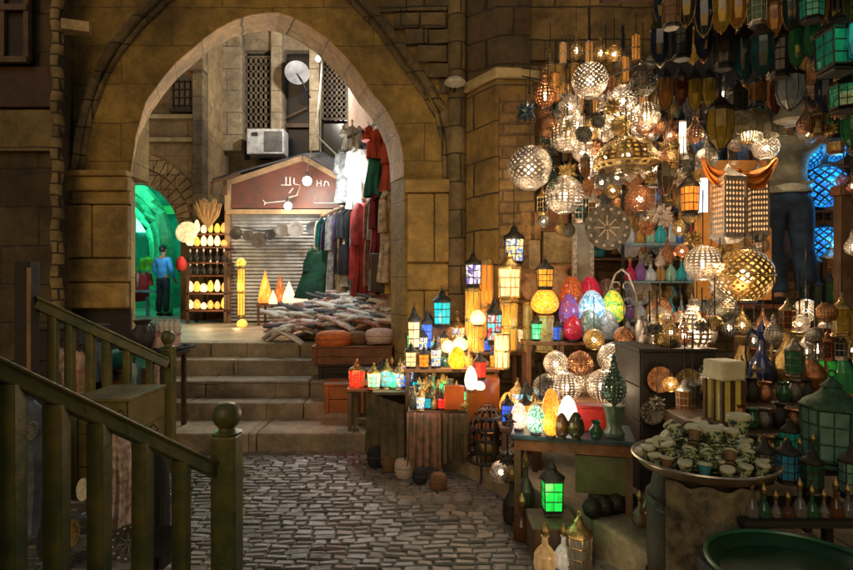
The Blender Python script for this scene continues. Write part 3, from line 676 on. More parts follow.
def crate(label, px0, px1, py0, py1, d, depth, m=WOOD, name='wooden_crate', cat='crate', planks=4, rz=0, zb=None, cloth=None):
    z0, z1 = Z(py1, d), Z(py0, d)
    if zb is not None: z0 = zb
    x0, x1 = X(px0, d), X(px1, d); hw = (x1-x0)/2; H = z1-z0
    r = thing(name, label, cat, ((x0+x1)/2, d, z0), rz)
    q = MB()
    for i in range(planks):
        a, b = H*i/planks+.003, H*(i+1)/planks-.003
        q.box(-hw, hw, 0, .02, a, b, jit=.002); q.box(-hw, hw, depth-.02, depth, a, b); q.box(-hw, -hw+.02, .021, depth-.021, a, b); q.box(hw-.02, hw, .021, depth-.021, a, b)
    q.build('side_planks', m, r, bevel=.003)
    q = MB(); q.box(-hw-.01, hw+.01, -.012, depth+.01, H+.001, H+.022); q.build('top_board', m, r, bevel=.003)
    for a in (-hw+.03, hw-.03): q = MB(); q.box(a-.02, a+.02, -.014, -.001, .003, H-.003); q.build('batten', m, r)
    return r
def cloth_grid(fn, nu, nv):
    m = MB(); vs = [fn(i/(nu-1), j/(nv-1)) for j in range(nv) for i in range(nu)]
    return m.add(vs, [(j*nu+i, j*nu+i+1, (j+1)*nu+i+1, (j+1)*nu+i) for j in range(nv-1) for i in range(nu-1)])
def garment(label, p, w, h, m, rz=0, seed=0, name='long_robe', cat='robe', flare=.25, sleeves=True, band=None, group=None):
    """hanging robe: closed folded body, two drooping sleeves, hanger hook; p = shoulder point"""
    r = thing(name, label, cat, (p[0], p[1], p[2]-h), rz, group); rr = random.Random(seed); ph = rr.uniform(0, 6); nf = rr.choice((5, 6, 7))
    q = MB(); n = 36; prof = []
    for j in range(15):
        t = j/14; z = h*(1-t)
        half = w*(.32+.12*min(1, t*6)+flare*t) if t > .02 else w*.14
        dep = .035+.045*t+.02*min(1, t*5)
        prof.append([(half*math.cos(a)*(1+.05*t*math.cos(nf*2*a+ph)), (dep+.030*t*math.cos((nf+4)*a+ph))*math.sin(a)+.01*math.sin(9*t+ph), z+(.01*math.cos(3*a+ph) if j == 14 else 0)-(.12*w*abs(math.cos(a)) if j < 2 else 0)) for a in [2*math.pi*k/n for k in range(n)]])
    q.v = [v for ring in prof for v in ring]; q.f = [(j*n+k, j*n+(k+1) % n, (j+1)*n+(k+1) % n, (j+1)*n+k) for j in range(14) for k in range(n)]
    q.build('body', m, r, smooth=True)
    if sleeves:
        for s_ in (-1, 1):
            q = MB(); q.tube([(s_*w*.34, 0, h*.955), (s_*w*.5, .0, h*.86), (s_*w*.57, -.01, h*.7), (s_*w*.58, -.02, h*.52)], [.045, .05, .055, .065], 10); q.build('sleeve', m, r, smooth=True)
    if band:
        q = MB(); q.box(-.02, .02, -.075, -.06, h*.45, h*.93); q.build('trim', band, r)
    q = MB(); q.tube([(0, 0, h*.98), (0, 0, h+.03), (.03, 0, h+.06), (.0, 0, h+.09), (-.02, 0, h+.07)], .006, 5); q.build('hanger', IRON, r)
    return r
# ================================================================== RAILINGS
def railing(label, A, B, extend, newel, npx, bal, wr, nw, slope_px=None):
    r = thing('wooden_stair_railing', label, 'railing', (newel.x, newel.y, 0))
    def add(nm, q, par=r, **k):
        o = q.build(nm, RAILM, par, **k)
        if par is r: o.location = -Vector(r.location)
        return o
    A = Vector(A); B = Vector(B); A2 = A+(A-B)*extend
    q = MB(); q.bar(A2, B, wr*1.25, wr); q.bar(A2+Vector((0, 0, wr*.62)), B+Vector((0, 0, wr*.62)), wr*1.7, wr*.25); add('handrail', q, bevel=.006)
    q = MB(); q.box(newel.x-nw/2, newel.x+nw/2, newel.y-nw/2, newel.y+nw/2, 0, newel.z); n_ = add('newel_post', q, bevel=.008)
    q = MB(); c = nw/2; q.lathe([(c*1.15, 0), (c*1.2, .012), (c*.7, .02), (c*.68, .035), (c*.95, .05), (c*1.15, .078), (c*1.16, .10), (c*1.0, .125), (c*.6, .145), (c*.15, .15), (0, .15)], 10, (newel.x, newel.y, newel.z)); q.build('finial', RAILM, n_, smooth=True)
    for px in bal:
        lo, hi = -extend, 1.0
        for _ in range(40):
            t = (lo+hi)/2; p = A+(B-A)*t
            if 426.5+p.x/p.y*F < px: lo = t
            else: hi = t
        p = A+(B-A)*t; w_ = nw*.54
        q = MB(); q.box(p.x-w_/2, p.x+w_/2, p.y-w_/2, p.y+w_/2, 0, p.z-wr*.3, jit=.003); add('baluster', q, bevel=.005)
    return r
nA, nB = P(0, 372, 1.85), P(216, 472, 2.68)
railing('nearer weathered green wooden stair railing with ball topped newel beside the cobbles', nA, nB, .5, P(227, 434, 2.7), 227, (-30, 12, 57, 99, 142, 181), .055, .118)
railing('farther dark wooden stair railing sloping down to the foot of the steps', P(33, 303, 4.0), P(166, 364, 4.75), .0, P(168, 348, 4.8), 168, (53, 70, 90, 107, 127, 150), .07, .1)
r = thing('wooden_post', 'tall plain wooden post at the upper end of the farther railing', 'post', (X(27, 3.98), 3.98, 0))
q = MB(); q.box(-.055, .055, -.05, .05, 0, Z(262, 3.98)); q.build('shaft', BLACK, r, bevel=.005)
q = MB(); q.box(.035, .06, -.056, -.05, 0, Z(268, 3.98)); q.build('edge_strip', WOODY, r)

# clutter seen between the balusters
TEAL = mat('teal_cloth', (.05, .3, .28), .8, 0, .2, 4)
CREAM = mat('cream_cloth', (.6, .55, .42), .8, 0, .15, 8)
DARKC = mat('black_cloth', (.015, .017, .02), .85, 0, .2, 5)
OLIVE = mat('olive_painted_board', (.13, .11, .02), .6, 0, .3, 4, .4)
crate('olive painted wooden chest behind the nearer railing', 70, 128, 402, 500, 3.6, .5, OLIVE, 'wooden_chest', 'chest', 3)
crate('dark brown chest in the shade under the left pier', 30, 76, 330, 455, 4.9, .5, BLACK, 'wooden_chest', 'chest', 4)
crate('low dark crate beneath the farther railing', 78, 128, 372, 440, 5.1, .4, WOOD, planks=4)
rr = random.Random(11)
for i, (px, py, d, w, m_, l) in enumerate([
    (74, 545, 3.0, 26, BRASS, 'yellow brass tray leaning behind the nearer railing'),
    (84, 500, 3.2, 22, CREAM, 'cream plate leaning above the brass tray behind the railing'),
    (33, 440, 3.1, 20, PEWTER, 'dark pewter plate at far left behind the railing'),
    (128, 560, 2.9, 36, PEWTER, 'large dark tray with pale rim low behind the nearer railing'),
    (162, 555, 3.0, 30, DARKC, 'black round tray beside the last balusters of the nearer railing'),
    (50, 560, 3.1, 40, DARKC, 'wide black tray standing lowest at far left behind the railing')]):
    plate(l, px, py, d, w, m_, tilt=R(80), rz=R(rr.choice((-50, 40, 60, -30))), name='leaning_plate', cat='plate')
tan_ = [mat('orange_figured_cloth', (.5, .16, .07), .8, 0, .3, 20, col2=(.6, .5, .36)), mat('teal_stripe_cloth', (.05, .4, .42), .8, 0, .3, 18, col2=(.5, .5, .45)), mat('pale_figured_cloth', (.6, .53, .45), .8, 0, .3, 22, col2=(.2, .08, .05)), mat('slate_cloth', (.10, .13, .17), .8, 0, .3, 12)]
for i, (px, py, d, w, h, m_, l) in enumerate([
    (60, 345, 4.9, .16, .42, tan_[2], 'pale patterned scarf hanging left of the tray table'),
    (78, 350, 4.9, .14, .45, tan_[0], 'orange patterned scarf hanging behind the farther railing'),
    (98, 340, 5.0, .2, .35, tan_[3], 'slate coloured scarf hanging behind the farther railing'),
    (134, 362, 5.0, .13, .55, tan_[1], 'teal striped scarf hanging from the tray table edge'),
    (155, 362, 5.0, .14, .55, tan_[2], 'pale patterned scarf hanging beside the far newel post'),
    (120, 425, 3.35, .13, .8, tan_[2], 'long pale scarf hung behind the nearer railing'),
    (153, 440, 3.2, .18, .9, DARKC, 'black shawl hung behind the nearer railing'),
    (25, 395, 3.4, .3, .8, tan_[3], 'slate shawl draped at far left behind the nearer railing')]):
    garment(l, P(px, py, d), w, h, m_, seed=i, name='hanging_scarf', cat='scarf', sleeves=False, flare=.1)
# tray table left of the steps
t = thing('tray_table', 'low table with teal cloth left of the steps', 'table', (X(150, 5.5), 5.5, 0))
zt = Z(352, 5.5)
q = MB(); q.box(-.42, .28, -.25, .25, zt-.03, zt); q.build('tabletop', WOOD, t)
q = MB(); q.box(-.43, .29, -.26, .26, zt+.002, zt+.008); q.box(-.43, .29, -.268, -.256, zt-.12, zt+.002); q.build('cloth', TEAL, t)
for a in (-.38, .24):
    for b in (-.2, .2): q = MB(); q.box(a-.02, a+.02, b-.02, b+.02, 0, zt-.031); q.build('leg', WOOD, t)
pl = plate('large black round tray lying on the teal tray table', 158, 0, 5.45, 70, DARKC, tilt=0, name='round_tray'); pl.location = (X(158, 5.45), 5.45, zt-.30)
pl.location.z = zt+.012-.48*pl.scale.z
vase('squat dark clay pot standing on the tray table', 142, 348, 5.5, 24, 30, mat('dark_clay', (.05, .04, .035), .6), name='clay_pot', cat='pot', z=zt+.02)
q = thing('pink_box', 'pink and white patterned box on the tray table', 'box', (X(164, 5.6), 5.6, zt+.02)); b_ = MB(); b_.box(-.13, .13, -.08, .08, 0, .13); b_.build('body', mat('pink_patterned', (.6, .26, .2), .7, 0, .3, 30, col2=(.7, .6, .5)), q, bevel=.006)
b_ = MB(); b_.box(-.135, .135, -.085, .085, .131, .155); b_.build('lid', mat('pink_lid', (.55, .3, .24), .7), q, bevel=.004)
for i in range(9):
    vase('small white beaker in the row on the tray table', 136+i*5.2, 0, 5.62, 7, 14, mat('white_glaze', (.75, .72, .64), .35), group='white beakers on the tray table', name='beaker', cat='beaker', z=zt+(.15 if 3 < i else .12)+.02)
b_ = MB(); b_.box(X(133, 5.62), X(152, 5.62), 5.56, 5.68, zt+.01, zt+.138); tag(b_.build('wooden_block', WOODR), 'reddish wooden block under the left beakers on the tray table', 'block')

# ================================================================== BEYOND THE ARCH
# kiosk
YK = 11.0
k = thing('kiosk', 'gabled kiosk with closed white roller shutter and red brown sign board', 'kiosk', (X(285, YK), YK, .85))
def kb(nm, mb, m_, par=k, **kw):
    o = mb.build(nm, m_, par, **kw)
    if par is k: o.location = -Vector(k.location)
    return o
q = MB()
for i in range(30):
    z0 = .86+2.09*i/30; z1 = .86+2.09*(i+1)/30; x0, x1 = X(231, YK), X(345, YK)
    q.add([(x0, YK+.02, z0), (x1, YK+.02, z0), (x1, YK-.015, z0+.022), (x0, YK-.015, z0+.022), (x1, YK+.0, z1-.006), (x0, YK+.0, z1-.006), (x1, YK+.02, z1), (x0, YK+.02, z1)], [(0, 1, 2, 3), (3, 2, 4, 5), (5, 4, 6, 7)])
kb('roller_shutter', q, mat('shutter_white_paint', (.42, .42, .42), .45, .2, .25, 3, .2))
for a_ in (226, 344): q = MB(); q.box(X(a_, YK), X(a_+5, YK), YK-.08, YK+.06, .85, Z(184, YK)); kb('post', q, WOODY)
SIGN = mat('red_brown_sign_paint', (.17, .055, .035), .5, 0, .3, 4, .3, col2=(.09, .05, .04))
q = MB(); q.poly([(X(a, YK), Z(b, YK)) for a, b in ((228, 209), (349, 209), (349, 185), (303, 161), (228, 184))], YK-.1, YK-.04); sg = kb('sign_board', q, SIGN)
q = MB()
for a, b, c, d_ in ((225, 184, 303, 158), (303, 158, 351, 185), (227, 212, 350, 212), (228, 184, 228, 211)): q.bar(P(a, b, YK-.12), P(c, d_, YK-.12), .10, .09)
kb('sign_frame', q, mat('sign_frame_wood', (.4, .26, .14), .6, 0, .2, 5))
q = MB(); y_ = YK-.115
def stroke(pts, wd=.018):
    for a, b in zip(pts, pts[1:]): q.bar(P(a[0], a[1], y_), P(b[0], b[1], y_), wd, .012)
for s_ in [[(281, 185), (291, 185)], [(286, 177), (286, 185)], [(290, 177), (290, 185)], [(294, 178), (294, 184)], [(294, 184), (300, 185)], [(293, 188), (289, 193)],
           [(317, 180), (317, 186)], [(321, 180), (321, 186)], [(317, 183), (321, 183)], [(324, 186), (325, 181)], [(325, 181), (328, 182)], [(328, 182), (329, 186)],
           [(265, 203), (285, 201)], [(263, 200), (265, 203)], [(264, 205), (266, 202)], [(314, 203), (336, 203)]]: q = MB(); stroke(s_); kb('letter_stroke', q, mat('white_letter_paint', (.8, .78, .72), .5))
q = MB(); zr = .03
for (a, b), (c, d_) in (((212, 180), (303, 155)), ((303, 155), (356, 184))):
    p0, p1 = P(a, b, YK-.3), P(c, d_, YK-.3)
    q.add([p0, p1, p1+Vector((0, 2.0, .5)), p0+Vector((0, 2.0, .5)), p0+Vector((0, 0, zr)), p1+Vector((0, 0, zr)), p1+Vector((0, 2, .53)), p0+Vector((0, 2, .53))], [(0, 1, 2, 3), (7, 6, 5, 4), (0, 4, 5, 1), (1, 5, 6, 2), (2, 6, 7, 3), (3, 7, 4, 0)])
kb('roof', q, mat('grey_roof_sheet', (.10, .10, .12), .5, .3, .3, 3, .3))
q = MB(); q.bar(P(212, 182, YK-.4), P(240, 174, YK-.4), .05); q.bar(P(212, 182, YK-.4), P(212, 196, YK-.4), .05); q.bar(P(225, 176, YK-.3), P(225, 195, YK-.3), .06); kb('bracket', q, WOOD)
q = MB(); q.box(X(232, YK), X(345, YK), YK+.1, YK+1.7, .85, 2.9); kb('cabin', q, WOOD)
# air conditioner and dish on the rear house
ac = thing('air_conditioner', 'white window air conditioner mounted below the left barred window bay', 'air conditioner', P(265, 154, YB-.45))
q = MB(); q.box(-.41, .41, 0, .44, 0, .56); q.build('casing', mat('white_metal', (.75, .76, .76), .4), ac, bevel=.02)
q = MB(); q.box(-.02, .38, -.012, -.001, .06, .5)
q.build('grille', mat('grey_grille', (.18, .18, .17), .5), ac)
q = MB(); q.box(-.3, -.16, -.012, -.001, .4, .48); q.build('control_panel', mat('dark_panel', (.05, .05, .05), .5), ac)
sd_ = thing('satellite_dish', 'pale satellite dish hanging before the middle dark window bay', 'satellite dish', P(297, 74, YB-.5))
q = MB(); q.lathe([(0, 0), (.12, .01), (.2, .03), (.26, .06), (.27, .075), (.2, .045), (.1, .02), (0, .015)], 24); o = q.build('reflector', mat('dish_grey', (.2, .2, .21), .5), sd_, smooth=True); o.rotation_euler = (R(85), 0, R(15))
q = MB(); q.tube([(0, -.02, 0), (.12, -.1, -.16), (.2, .0, -.35), (.22, .45, -.4)], .015, 6); q.build('arm', IRON, sd_)
# bare lamps
def bare(label, px, py, d, r_, e, top, col=(1, .93, .82), m_=BULBW):
    p = P(px, py, d); t = thing('bare_bulb_lamp', label, 'lamp', p)
    q = MB(); q.lathe(circ(r_, 12, -r_, r_), 14); q.build('bulb', m_, t, smooth=True)
    q = MB(); q.lathe([(.02, r_*.9), (.03, r_+.01), (.03, r_+.07), (.012, r_+.09)], 10); q.build('socket', IRON, t)
    tp = Vector(top)-p; q = MB(); q.tube([(0, 0, r_+.08), tuple(tp*.5+Vector((.05, 0, 0))), tuple(tp)], .012, 5); q.build('cord', mat('pale_cord', (.3, .28, .2), .6), t)
    light((p.x, p.y-.3, p.z-.12), e, col, .08)
bare('bright bare bulb hanging in front of the red brown sign', 307, 181, 10.3, .08, 38, P(322, 60, 12.5))
bare('bright bare bulb hanging low before the roller shutter', 288, 206, 10.4, .07, 24, P(300, 185, 10.8))
bare('small lamp high under the arch crown near the right window bay', 318, 59, 11.5, .05, 170, P(318, 52, 12.8))
bare('bright bulb among the white robes of the clothes shop', 348, 172, 8.3, .07, 42, P(352, 120, 8.6), (.9, 1, .95))
q = MB(); q.tube([P(322, 60, 12), P(319, 110, 11.6), P(316, 135, 11.4), P(340, 158, 10.2), P(352, 165, 9.2)], .014, 5)
tag(q.build('hanging_cable', mat('pale_cord', (.3, .28, .2), .6)), 'pale looping cable strung from the rear house to the clothes shop', 'cable')
# round things on a string across the shutter
q = MB(); q.tube([P(231, 226, 10.7), P(262, 231, 10.68), P(295, 226, 10.68), P(328, 221, 10.7)], .01, 5); tag(q.build('display_string', WIRE), 'thin string of round trays across the roller shutter', 'string')
for i, (px, py, w) in enumerate(((236, 240, 13), (248, 241, 11), (259, 248, 16), (270, 240, 11), (282, 237, 14), (296, 237, 16), (313, 235, 14), (322, 236, 10))):
    plate(['first', 'second', 'third', 'fourth', 'fifth', 'sixth', 'seventh', 'eighth'][i]+' dark round tambourine from the left on the string before the shutter', px, py, 10.6, w, mat('tambourine', (.035, .022, .014), .5, .0, .3, 20, col2=(.09, .07, .05)) if i % 3 else mat('dark_tambourine', (.015, .012, .01), .5), name='tambourine', cat='tambourine')
# goods rack with glowing pots
DR = 10.6
rk = thing('goods_rack', 'wooden rack of glowing pots and bottles beside the green passage', 'rack', (X(206, DR), DR, .85))
q = MB()
for px in (187, 225):
    for yy in (0, .4): q.box(X(px, DR)-rk.location.x-.025, X(px, DR)-rk.location.x+.025, yy, yy+.05, 0, Z(240 if yy else 262, DR)-.85)
q.build('upright', WOOD, rk)
rows = [(322-12, .0), (293, .0), (275, .02), (262, .1), (246, .2), (232, .3)]
for py, off in rows:
    q = MB(); z = Z(py, DR)-.85; q.box(X(186, DR)-rk.location.x, X(226, DR)-rk.location.x, off, off+.35, z-.03, z); q.build('shelf', WOODR, rk)
AMB = glass('amber_lit', (1, .45, .1), 1.0, .95); WHT = glass('warm_white_lit', (1, .72, .4), 1.3, .95, col2=(.8, .45, .2)); YEL = glass('yellow_lit', (1, .55, .08), 1.0, .92)
rr = random.Random(4)
names = ['top', 'second', 'third', 'fourth', 'fifth', 'lowest']
for ri, (py, off) in enumerate(rows[::-1]):
    n = 6
    for i in range(n):
        px = 190+(34*i/(n-1)); z = Z(py, DR)+.002; kd = rr.random(); h = rr.uniform(12, 16)
        gname = 'pots on the goods rack'
        if ri in (2, 3) : bottle('dark small jar on the %s shelf of the goods rack' % names[ri], px, py, DR+off+.1, 6, h, mat('dark_jar', (.05, .045, .04), .3), group='dark jars on the %s rack shelf' % names[ri], name='jar', cat='jar', z=z, cap=mat('white_glaze', (.75, .72, .64), .35))
        else: egg('small glowing alabaster pot on the %s shelf of the goods rack' % names[ri], px, py, DR+off+.1, rr.uniform(4.5, 7.5), h*rr.uniform(.55, 1), (WHT, AMB, YEL, WHT, glass('peach_lit', (1, .7, .45), 1.2, .95))[rr.randrange(5)], name='alabaster_pot', group='glowing pots on the %s rack shelf' % names[ri], z=z)
light(P(200, 226, 10.0), 22, (1, .72, .38), .1); light(P(205, 300, 10.2), 8, (1, .75, .4), .1)
plate('big pale drum skin leaning at top left of the goods rack', 187, 243, 10.4, 22, mat('drum_skin', (.85, .78, .62), .6), name='frame_drum', cat='drum')
fan = thing('straw_fan', 'spreading bundle of golden straw brooms on top of the goods rack', 'straw bundle', P(208, 228, 10.8))
for i in range(16):
    a = R(-38+76*i/15); q = MB(); q.tube([(0, 0, 0), (.3*math.sin(a), .02*math.cos(i*2), .3*math.cos(a)), (.42*math.sin(a), 0, .6*math.cos(a)*rr.uniform(.8, 1))], [.02, .03, .012], 5); q.build('straw', mat('golden_straw', (.35, .2, .08), .8, 0, .2, 20), fan)
egg('red round cushion hanging at the left of the goods rack', 181, 272, 10.5, 10, 16, mat('red_cloth', (.6, .03, .03), .7), name='red_cushion')
# golden pillar lamp
column('slender golden glowing pillar lamp in front of the kiosk', 241, 318, 10.0, 8, 52, YEL, lt=10, col=(1, .65, .25))
egg('glowing yellow globe on the ground at the pillar lamp foot', 242, 328, 9.8, 10, 9, YEL, lt=4, col=(1, .7, .3))
egg('glowing yellow globe crowning the golden pillar lamp', 241, 267, 10.0, 9, 9, YEL)
# low table with flame lamps
t = shelf('low wooden table of cone lamps before the shutter', 256, 305, 304, 10.1, .5, WOODR, name='low_table', cat='table', zlo=.85)
CONE = [(.42, 0), (.5, .08), (.42, .35), (.26, .62), (.1, .85), (0, 1)]
def cone(label, px, py, d, w, h, g, lt=0):
    r = root('cone_lamp', label, 'lamp', px, py, d, w, h, lt=lt, col=(1, .6, .25)); part('shade', 'cone', lambda q: q.lathe(CONE, 14), g, r); part('foot', 'cone', lambda q: q.lathe([(.3, -.04), (.34, -.01), (.3, .0)], 12), IRON, r)
cone('tall orange flame shaped lamp on the low table', 265, 303, 10.2, 14, 33, glass('orange_lit', (1, .33, .05), .9, .95), 10)
cone('brown flame shaped lamp behind the orange one on the low table', 280, 303, 10.35, 13, 30, glass('brown_lit', (.5, .18, .05), .3, .95))
cone('white glowing cone lamp on the low table', 289, 303, 10.15, 14, 22, WHT, 8)
cone('second white glowing cone lamp at the low table right end', 301, 303, 10.2, 14, 24, glass('peach_lit', (1, .7, .45), 1.2, .95), 6)
cone('small pale cone lamp at the low table front', 273, 304, 10.1, 9, 14, WHT)

# clothes rail and robes
def rail3(label, a, b, r_=.03, m_=WOODY, name='clothes_rail'):
    q = MB(); q.tube([a, b], r_, 8); tag(q.build(name, m_), label, 'rail')
ordn = ['first', 'second', 'third', 'fourth', 'fifth', 'sixth', 'seventh', 'eighth', 'ninth', 'tenth', 'eleventh', 'twelfth', 'thirteenth', 'fourteenth', 'fifteenth', 'sixteenth', 'seventeenth', 'eighteenth', 'nineteenth', 'twentieth']
RA, RB = P(396, 184, 7.3), P(322, 216, 10.2)
rail3('long pale wooden clothes rail slanting along the plaster wall', RA, RB, .035)
cols = [('red', (.5, .02, .03)), ('cream', (.62, .52, .4)), ('maroon', (.18, .02, .03)), ('brown striped', (.2, .09, .05)), ('dark red', (.33, .03, .03)), ('grey', (.28, .27, .27)), ('white', (.75, .72, .7)), ('pale grey', (.5, .5, .52)), ('purple', (.35, .2, .5)), ('navy', (.04, .05, .16)), ('ivory', (.7, .62, .5)), ('bottle green', (.03, .14, .09)), ('yellow', (.6, .42, .1)), ('black', (.02, .02, .025)), ('pink', (.6, .28, .35)), ('teal', (.02, .22, .2))]
cd = dict(cols)
def cm(n, stripe=None): return mat('cloth_'+n.replace(' ', '_'), cd[n], .85, 0, .35, 12 if n in ('brown striped', 'cream', 'pale grey') else 4, .3)
seq = ['cream', 'yellow', 'maroon', 'brown striped', 'ivory', 'dark red', 'red', 'grey', 'white', 'pale grey', 'purple', 'navy', 'white']
from itertools import count

seq = ['cream', 'yellow', 'maroon', 'grey', 'brown striped', 'ivory', 'dark red', 'pink', 'red', 'grey', 'black', 'white', 'cream', 'navy', 'pale grey', 'purple', 'white', 'navy', 'teal', 'white', 'ivory']
for i, n in enumerate(seq):
    t = .02+.95*i/(len(seq)-1); p = RA+(RB-RA)*t
    garment('%s long robe, %s from the arch on the slanting clothes rail' % (n, (ordn+['twenty first'])[i]), (p.x+(.06 if i % 2 else -.03), p.y, p.z-.06), .38+.08*math.sin(i*3.1), 1.2+.18*math.sin(i*2.3), cm(n), rz=R(58+20*math.sin(i*1.7)), seed=i, band=cm('ivory') if i % 3 == 0 else None, group='robes on the slanting clothes rail')
garment('bottle green robe spread wide at the far end of the stall', P(326, 247, 9.4), .55, .85, cm('bottle green'), rz=R(10), seed=40, flare=.5)
q = thing('dark_garment_bag', 'dark brown garment bag hanging low beside the arch pier', 'bag', (X(386, 7.35), 7.35, Z(292, 7.35)))
b_ = MB(); b_.box(-.2, .14, -.05, .05, 0, .5); b_.build('bag', mat('dark_leather', (.05, .03, .025), .6), q, bevel=.03)
b_ = MB(); b_.tube([(-.1, 0, .5), (-.03, 0, .62), (.04, 0, .5)], .012, 6); b_.build('handle', BLACK, q)
# upper display
rail3('short upper clothes rail high on the plaster wall', P(384, 120, 7.6), P(343, 140, 9.0), .022, IRON)
garment('red and teal dress hanging highest beside the arch', P(377, 128, 7.6), .30, .42, mat('dress_red', (.55, .09, .06), .8), rz=R(35), seed=50, flare=.08, name='dress_top', cat='dress')
garment('teal skirt hanging under the red dress top beside the arch', P(379, 152, 7.65), .32, .62, cm('teal'), rz=R(35), seed=51, flare=.3, sleeves=False, name='skirt', cat='skirt')
garment('red robe hanging close to the arch edge above the rail', P(389, 140, 7.5), .2, .7, mat('dress_red', (.55, .09, .06), .8), rz=R(60), seed=52)
garment('white gown glowing beside the bare bulb', P(360, 146, 8.4), .34, .95, cm('white'), rz=R(35), seed=53)
garment('pale grey gown hung beside the glowing white gown', P(348, 150, 8.9), .34, .85, cm('pale grey'), rz=R(35), seed=54)
garment('black shawl hanging above the glowing white gown', P(368, 128, 8.2), .2, .3, cm('black'), rz=R(20), seed=55, sleeves=False, name='shawl', cat='shawl')
garment('ivory gown hung highest against the plaster wall', P(352, 125, 8.9), .25, .4, cm('ivory'), rz=R(30), seed=57)
# table and heap of folded scarves
tb = thing('scarf_table', 'sloping wooden table under the heap of rolled scarves', 'table', (X(340, 7.6), 7.6, .85))
x0, x1 = X(290, 7.3)-tb.location.x, X(400, 7.3)-tb.location.x
q = MB(); q.box(x0, x1, -.25, 1.6, .02, .06); q.build('tabletop', WOOD, tb)
for a in (x0+.05, x1-.05):
    for b_ in (-.2, 1.5): q = MB(); q.box(a-.03, a+.03, b_-.03, b_+.03, 0, .019); q.build('leg', WOOD, tb)
scm = [mat('scarf_%d' % i, c, .85, 0, .3, 26, .3, col2=c2) for i, (c, c2) in enumerate([((.8, .78, .76), (.3, .3, .32)), ((.75, .74, .74), (.85, .84, .8)), ((.3, .16, .1), (.7, .66, .6)), ((.06, .13, .2), (.7, .72, .72)), ((.85, .8, .75), (.4, .1, .08)), ((.25, .04, .03), (.5, .35, .3)), ((.04, .04, .06), (.12, .12, .14))])]
rr = random.Random(9)
for i in range(190):
    u = rr.random(); v = rr.random()
    px = 276+u*119; y_ = 7.15+v*1.6
    zz = .93+.10*v+.36*v*(.4+.6*u)+rr.uniform(-.02, .06)+(.14*u)
    zz = min(zz+.05, .95+.62*v+.14)
    x_ = X(px, 7.15)*(1+.1*v)
    L_ = rr.uniform(.4, .75); rd = rr.uniform(.032, .048); a = R(rr.uniform(-40, 10))
    q = MB(); pts = [(-L_/2+L_*kk/6, .035*math.sin(kk*.9+i), -.06*(abs(kk-3)/3)**2+.015*math.sin(kk*1.3+i)) for kk in range(7)]
    q.tube(pts, [rd*f_ for f_ in (.7, .95, 1.05, 1, 1.05, .95, .75)], 9)
    for vi, vv in enumerate(q.v): q.v[vi] = (vv[0], vv[1]*1.5+.02*math.sin(vv[0]*14+i), vv[2]*.75)
    o = q.build('rolled_scarf', scm[(0, 6, 1, 3, 1, 4, 0, 5, 2, 6, 1)[i % 11]], smooth=True); o.location = (x_, y_, zz); o.rotation_euler = (0, R(rr.uniform(-24, 24)), a)
    sn_ = ('grey and white', 'plain white', 'brown and cream', 'blue and grey', 'cream and red', 'dark red', 'black')[(0, 6, 1, 3, 1, 4, 0, 5, 2, 6, 1)[i % 11]]
    tag(o, '%s rolled scarf in the heap on the scarf table' % sn_, 'scarf', 'rolled scarves heaped inside the archway')
# boxes and bags right of the steps
ORG = mat('orange_cloth', (.62, .16, .03), .75, 0, .2, 6, .2); BRN = mat('brown_cloth', (.2, .1, .05), .8, 0, .3, 9, .2)
def pouf(label, px, py, d, w, h, m_):
    r = root('round_cushion', label, 'cushion', px, py, d, w, h); part('body', 'pouf', lambda q: q.lathe([(.36, 0), (.46, .12), (.5, .4), (.49, .65), (.42, .86), (.25, .97), (0, 1)], 20, sy=.8), m_, r)
    part('seam', 'pouf', lambda q: q.tube([(.5*math.cos(t), .4*math.sin(t), .5) for t in [math.pi*k_/14 for k_ in range(28)]], .015, 5, True), BRN, r)
pouf('bright orange leather cushion below the scarf heap', 334, 347, 6.6, 38, 17, ORG)
pouf('brown cushion to the right of the orange one', 358, 344, 6.65, 22, 13, BRN)
pouf('pale striped cushion nearest the arch pier', 380, 343, 6.6, 30, 15, scm[4])
crate('reddish box carrying the orange cushion at the stair side', 312, 392, 348, 366, 6.45, .35, WOODR, planks=2)
crate('dark crate under the reddish box beside the steps', 318, 392, 367, 382, 6.4, .3, BLACK, planks=2)
crate('orange brown wooden box standing lowest beside the steps', 324, 365, 386, 413, 5.95, .35, mat('orange_wood', (.42, .15, .04), .6, 0, .2, 5, .3), planks=2)
crate('tall dark crate behind the orange brown box', 356, 408, 372, 440, 5.95, .2, WOOD, planks=4)
crate('dark crate at the end of the fourth step', 302, 330, 386, 412, 6.3, .3, BLACK, planks=2)
st_ = thing('small_stool', 'thin legged wooden stool at the ledge corner by the steps', 'stool', P(364, 427, 5.5))
q = MB(); q.box(-.1, .1, -.1, .1, .42, .45); q.build('seat', WOODY, st_)
for a in (-.08, .08):
    for b_ in (-.08, .08): q = MB(); q.bar((a, b_, 0), (a, b_, .419), .018); q.build('leg', WOODY, st_)
q = MB(); q.bar((-.08, -.08, .1), (.08, -.08, .1), .015); q.build('stretcher', WOODY, st_)
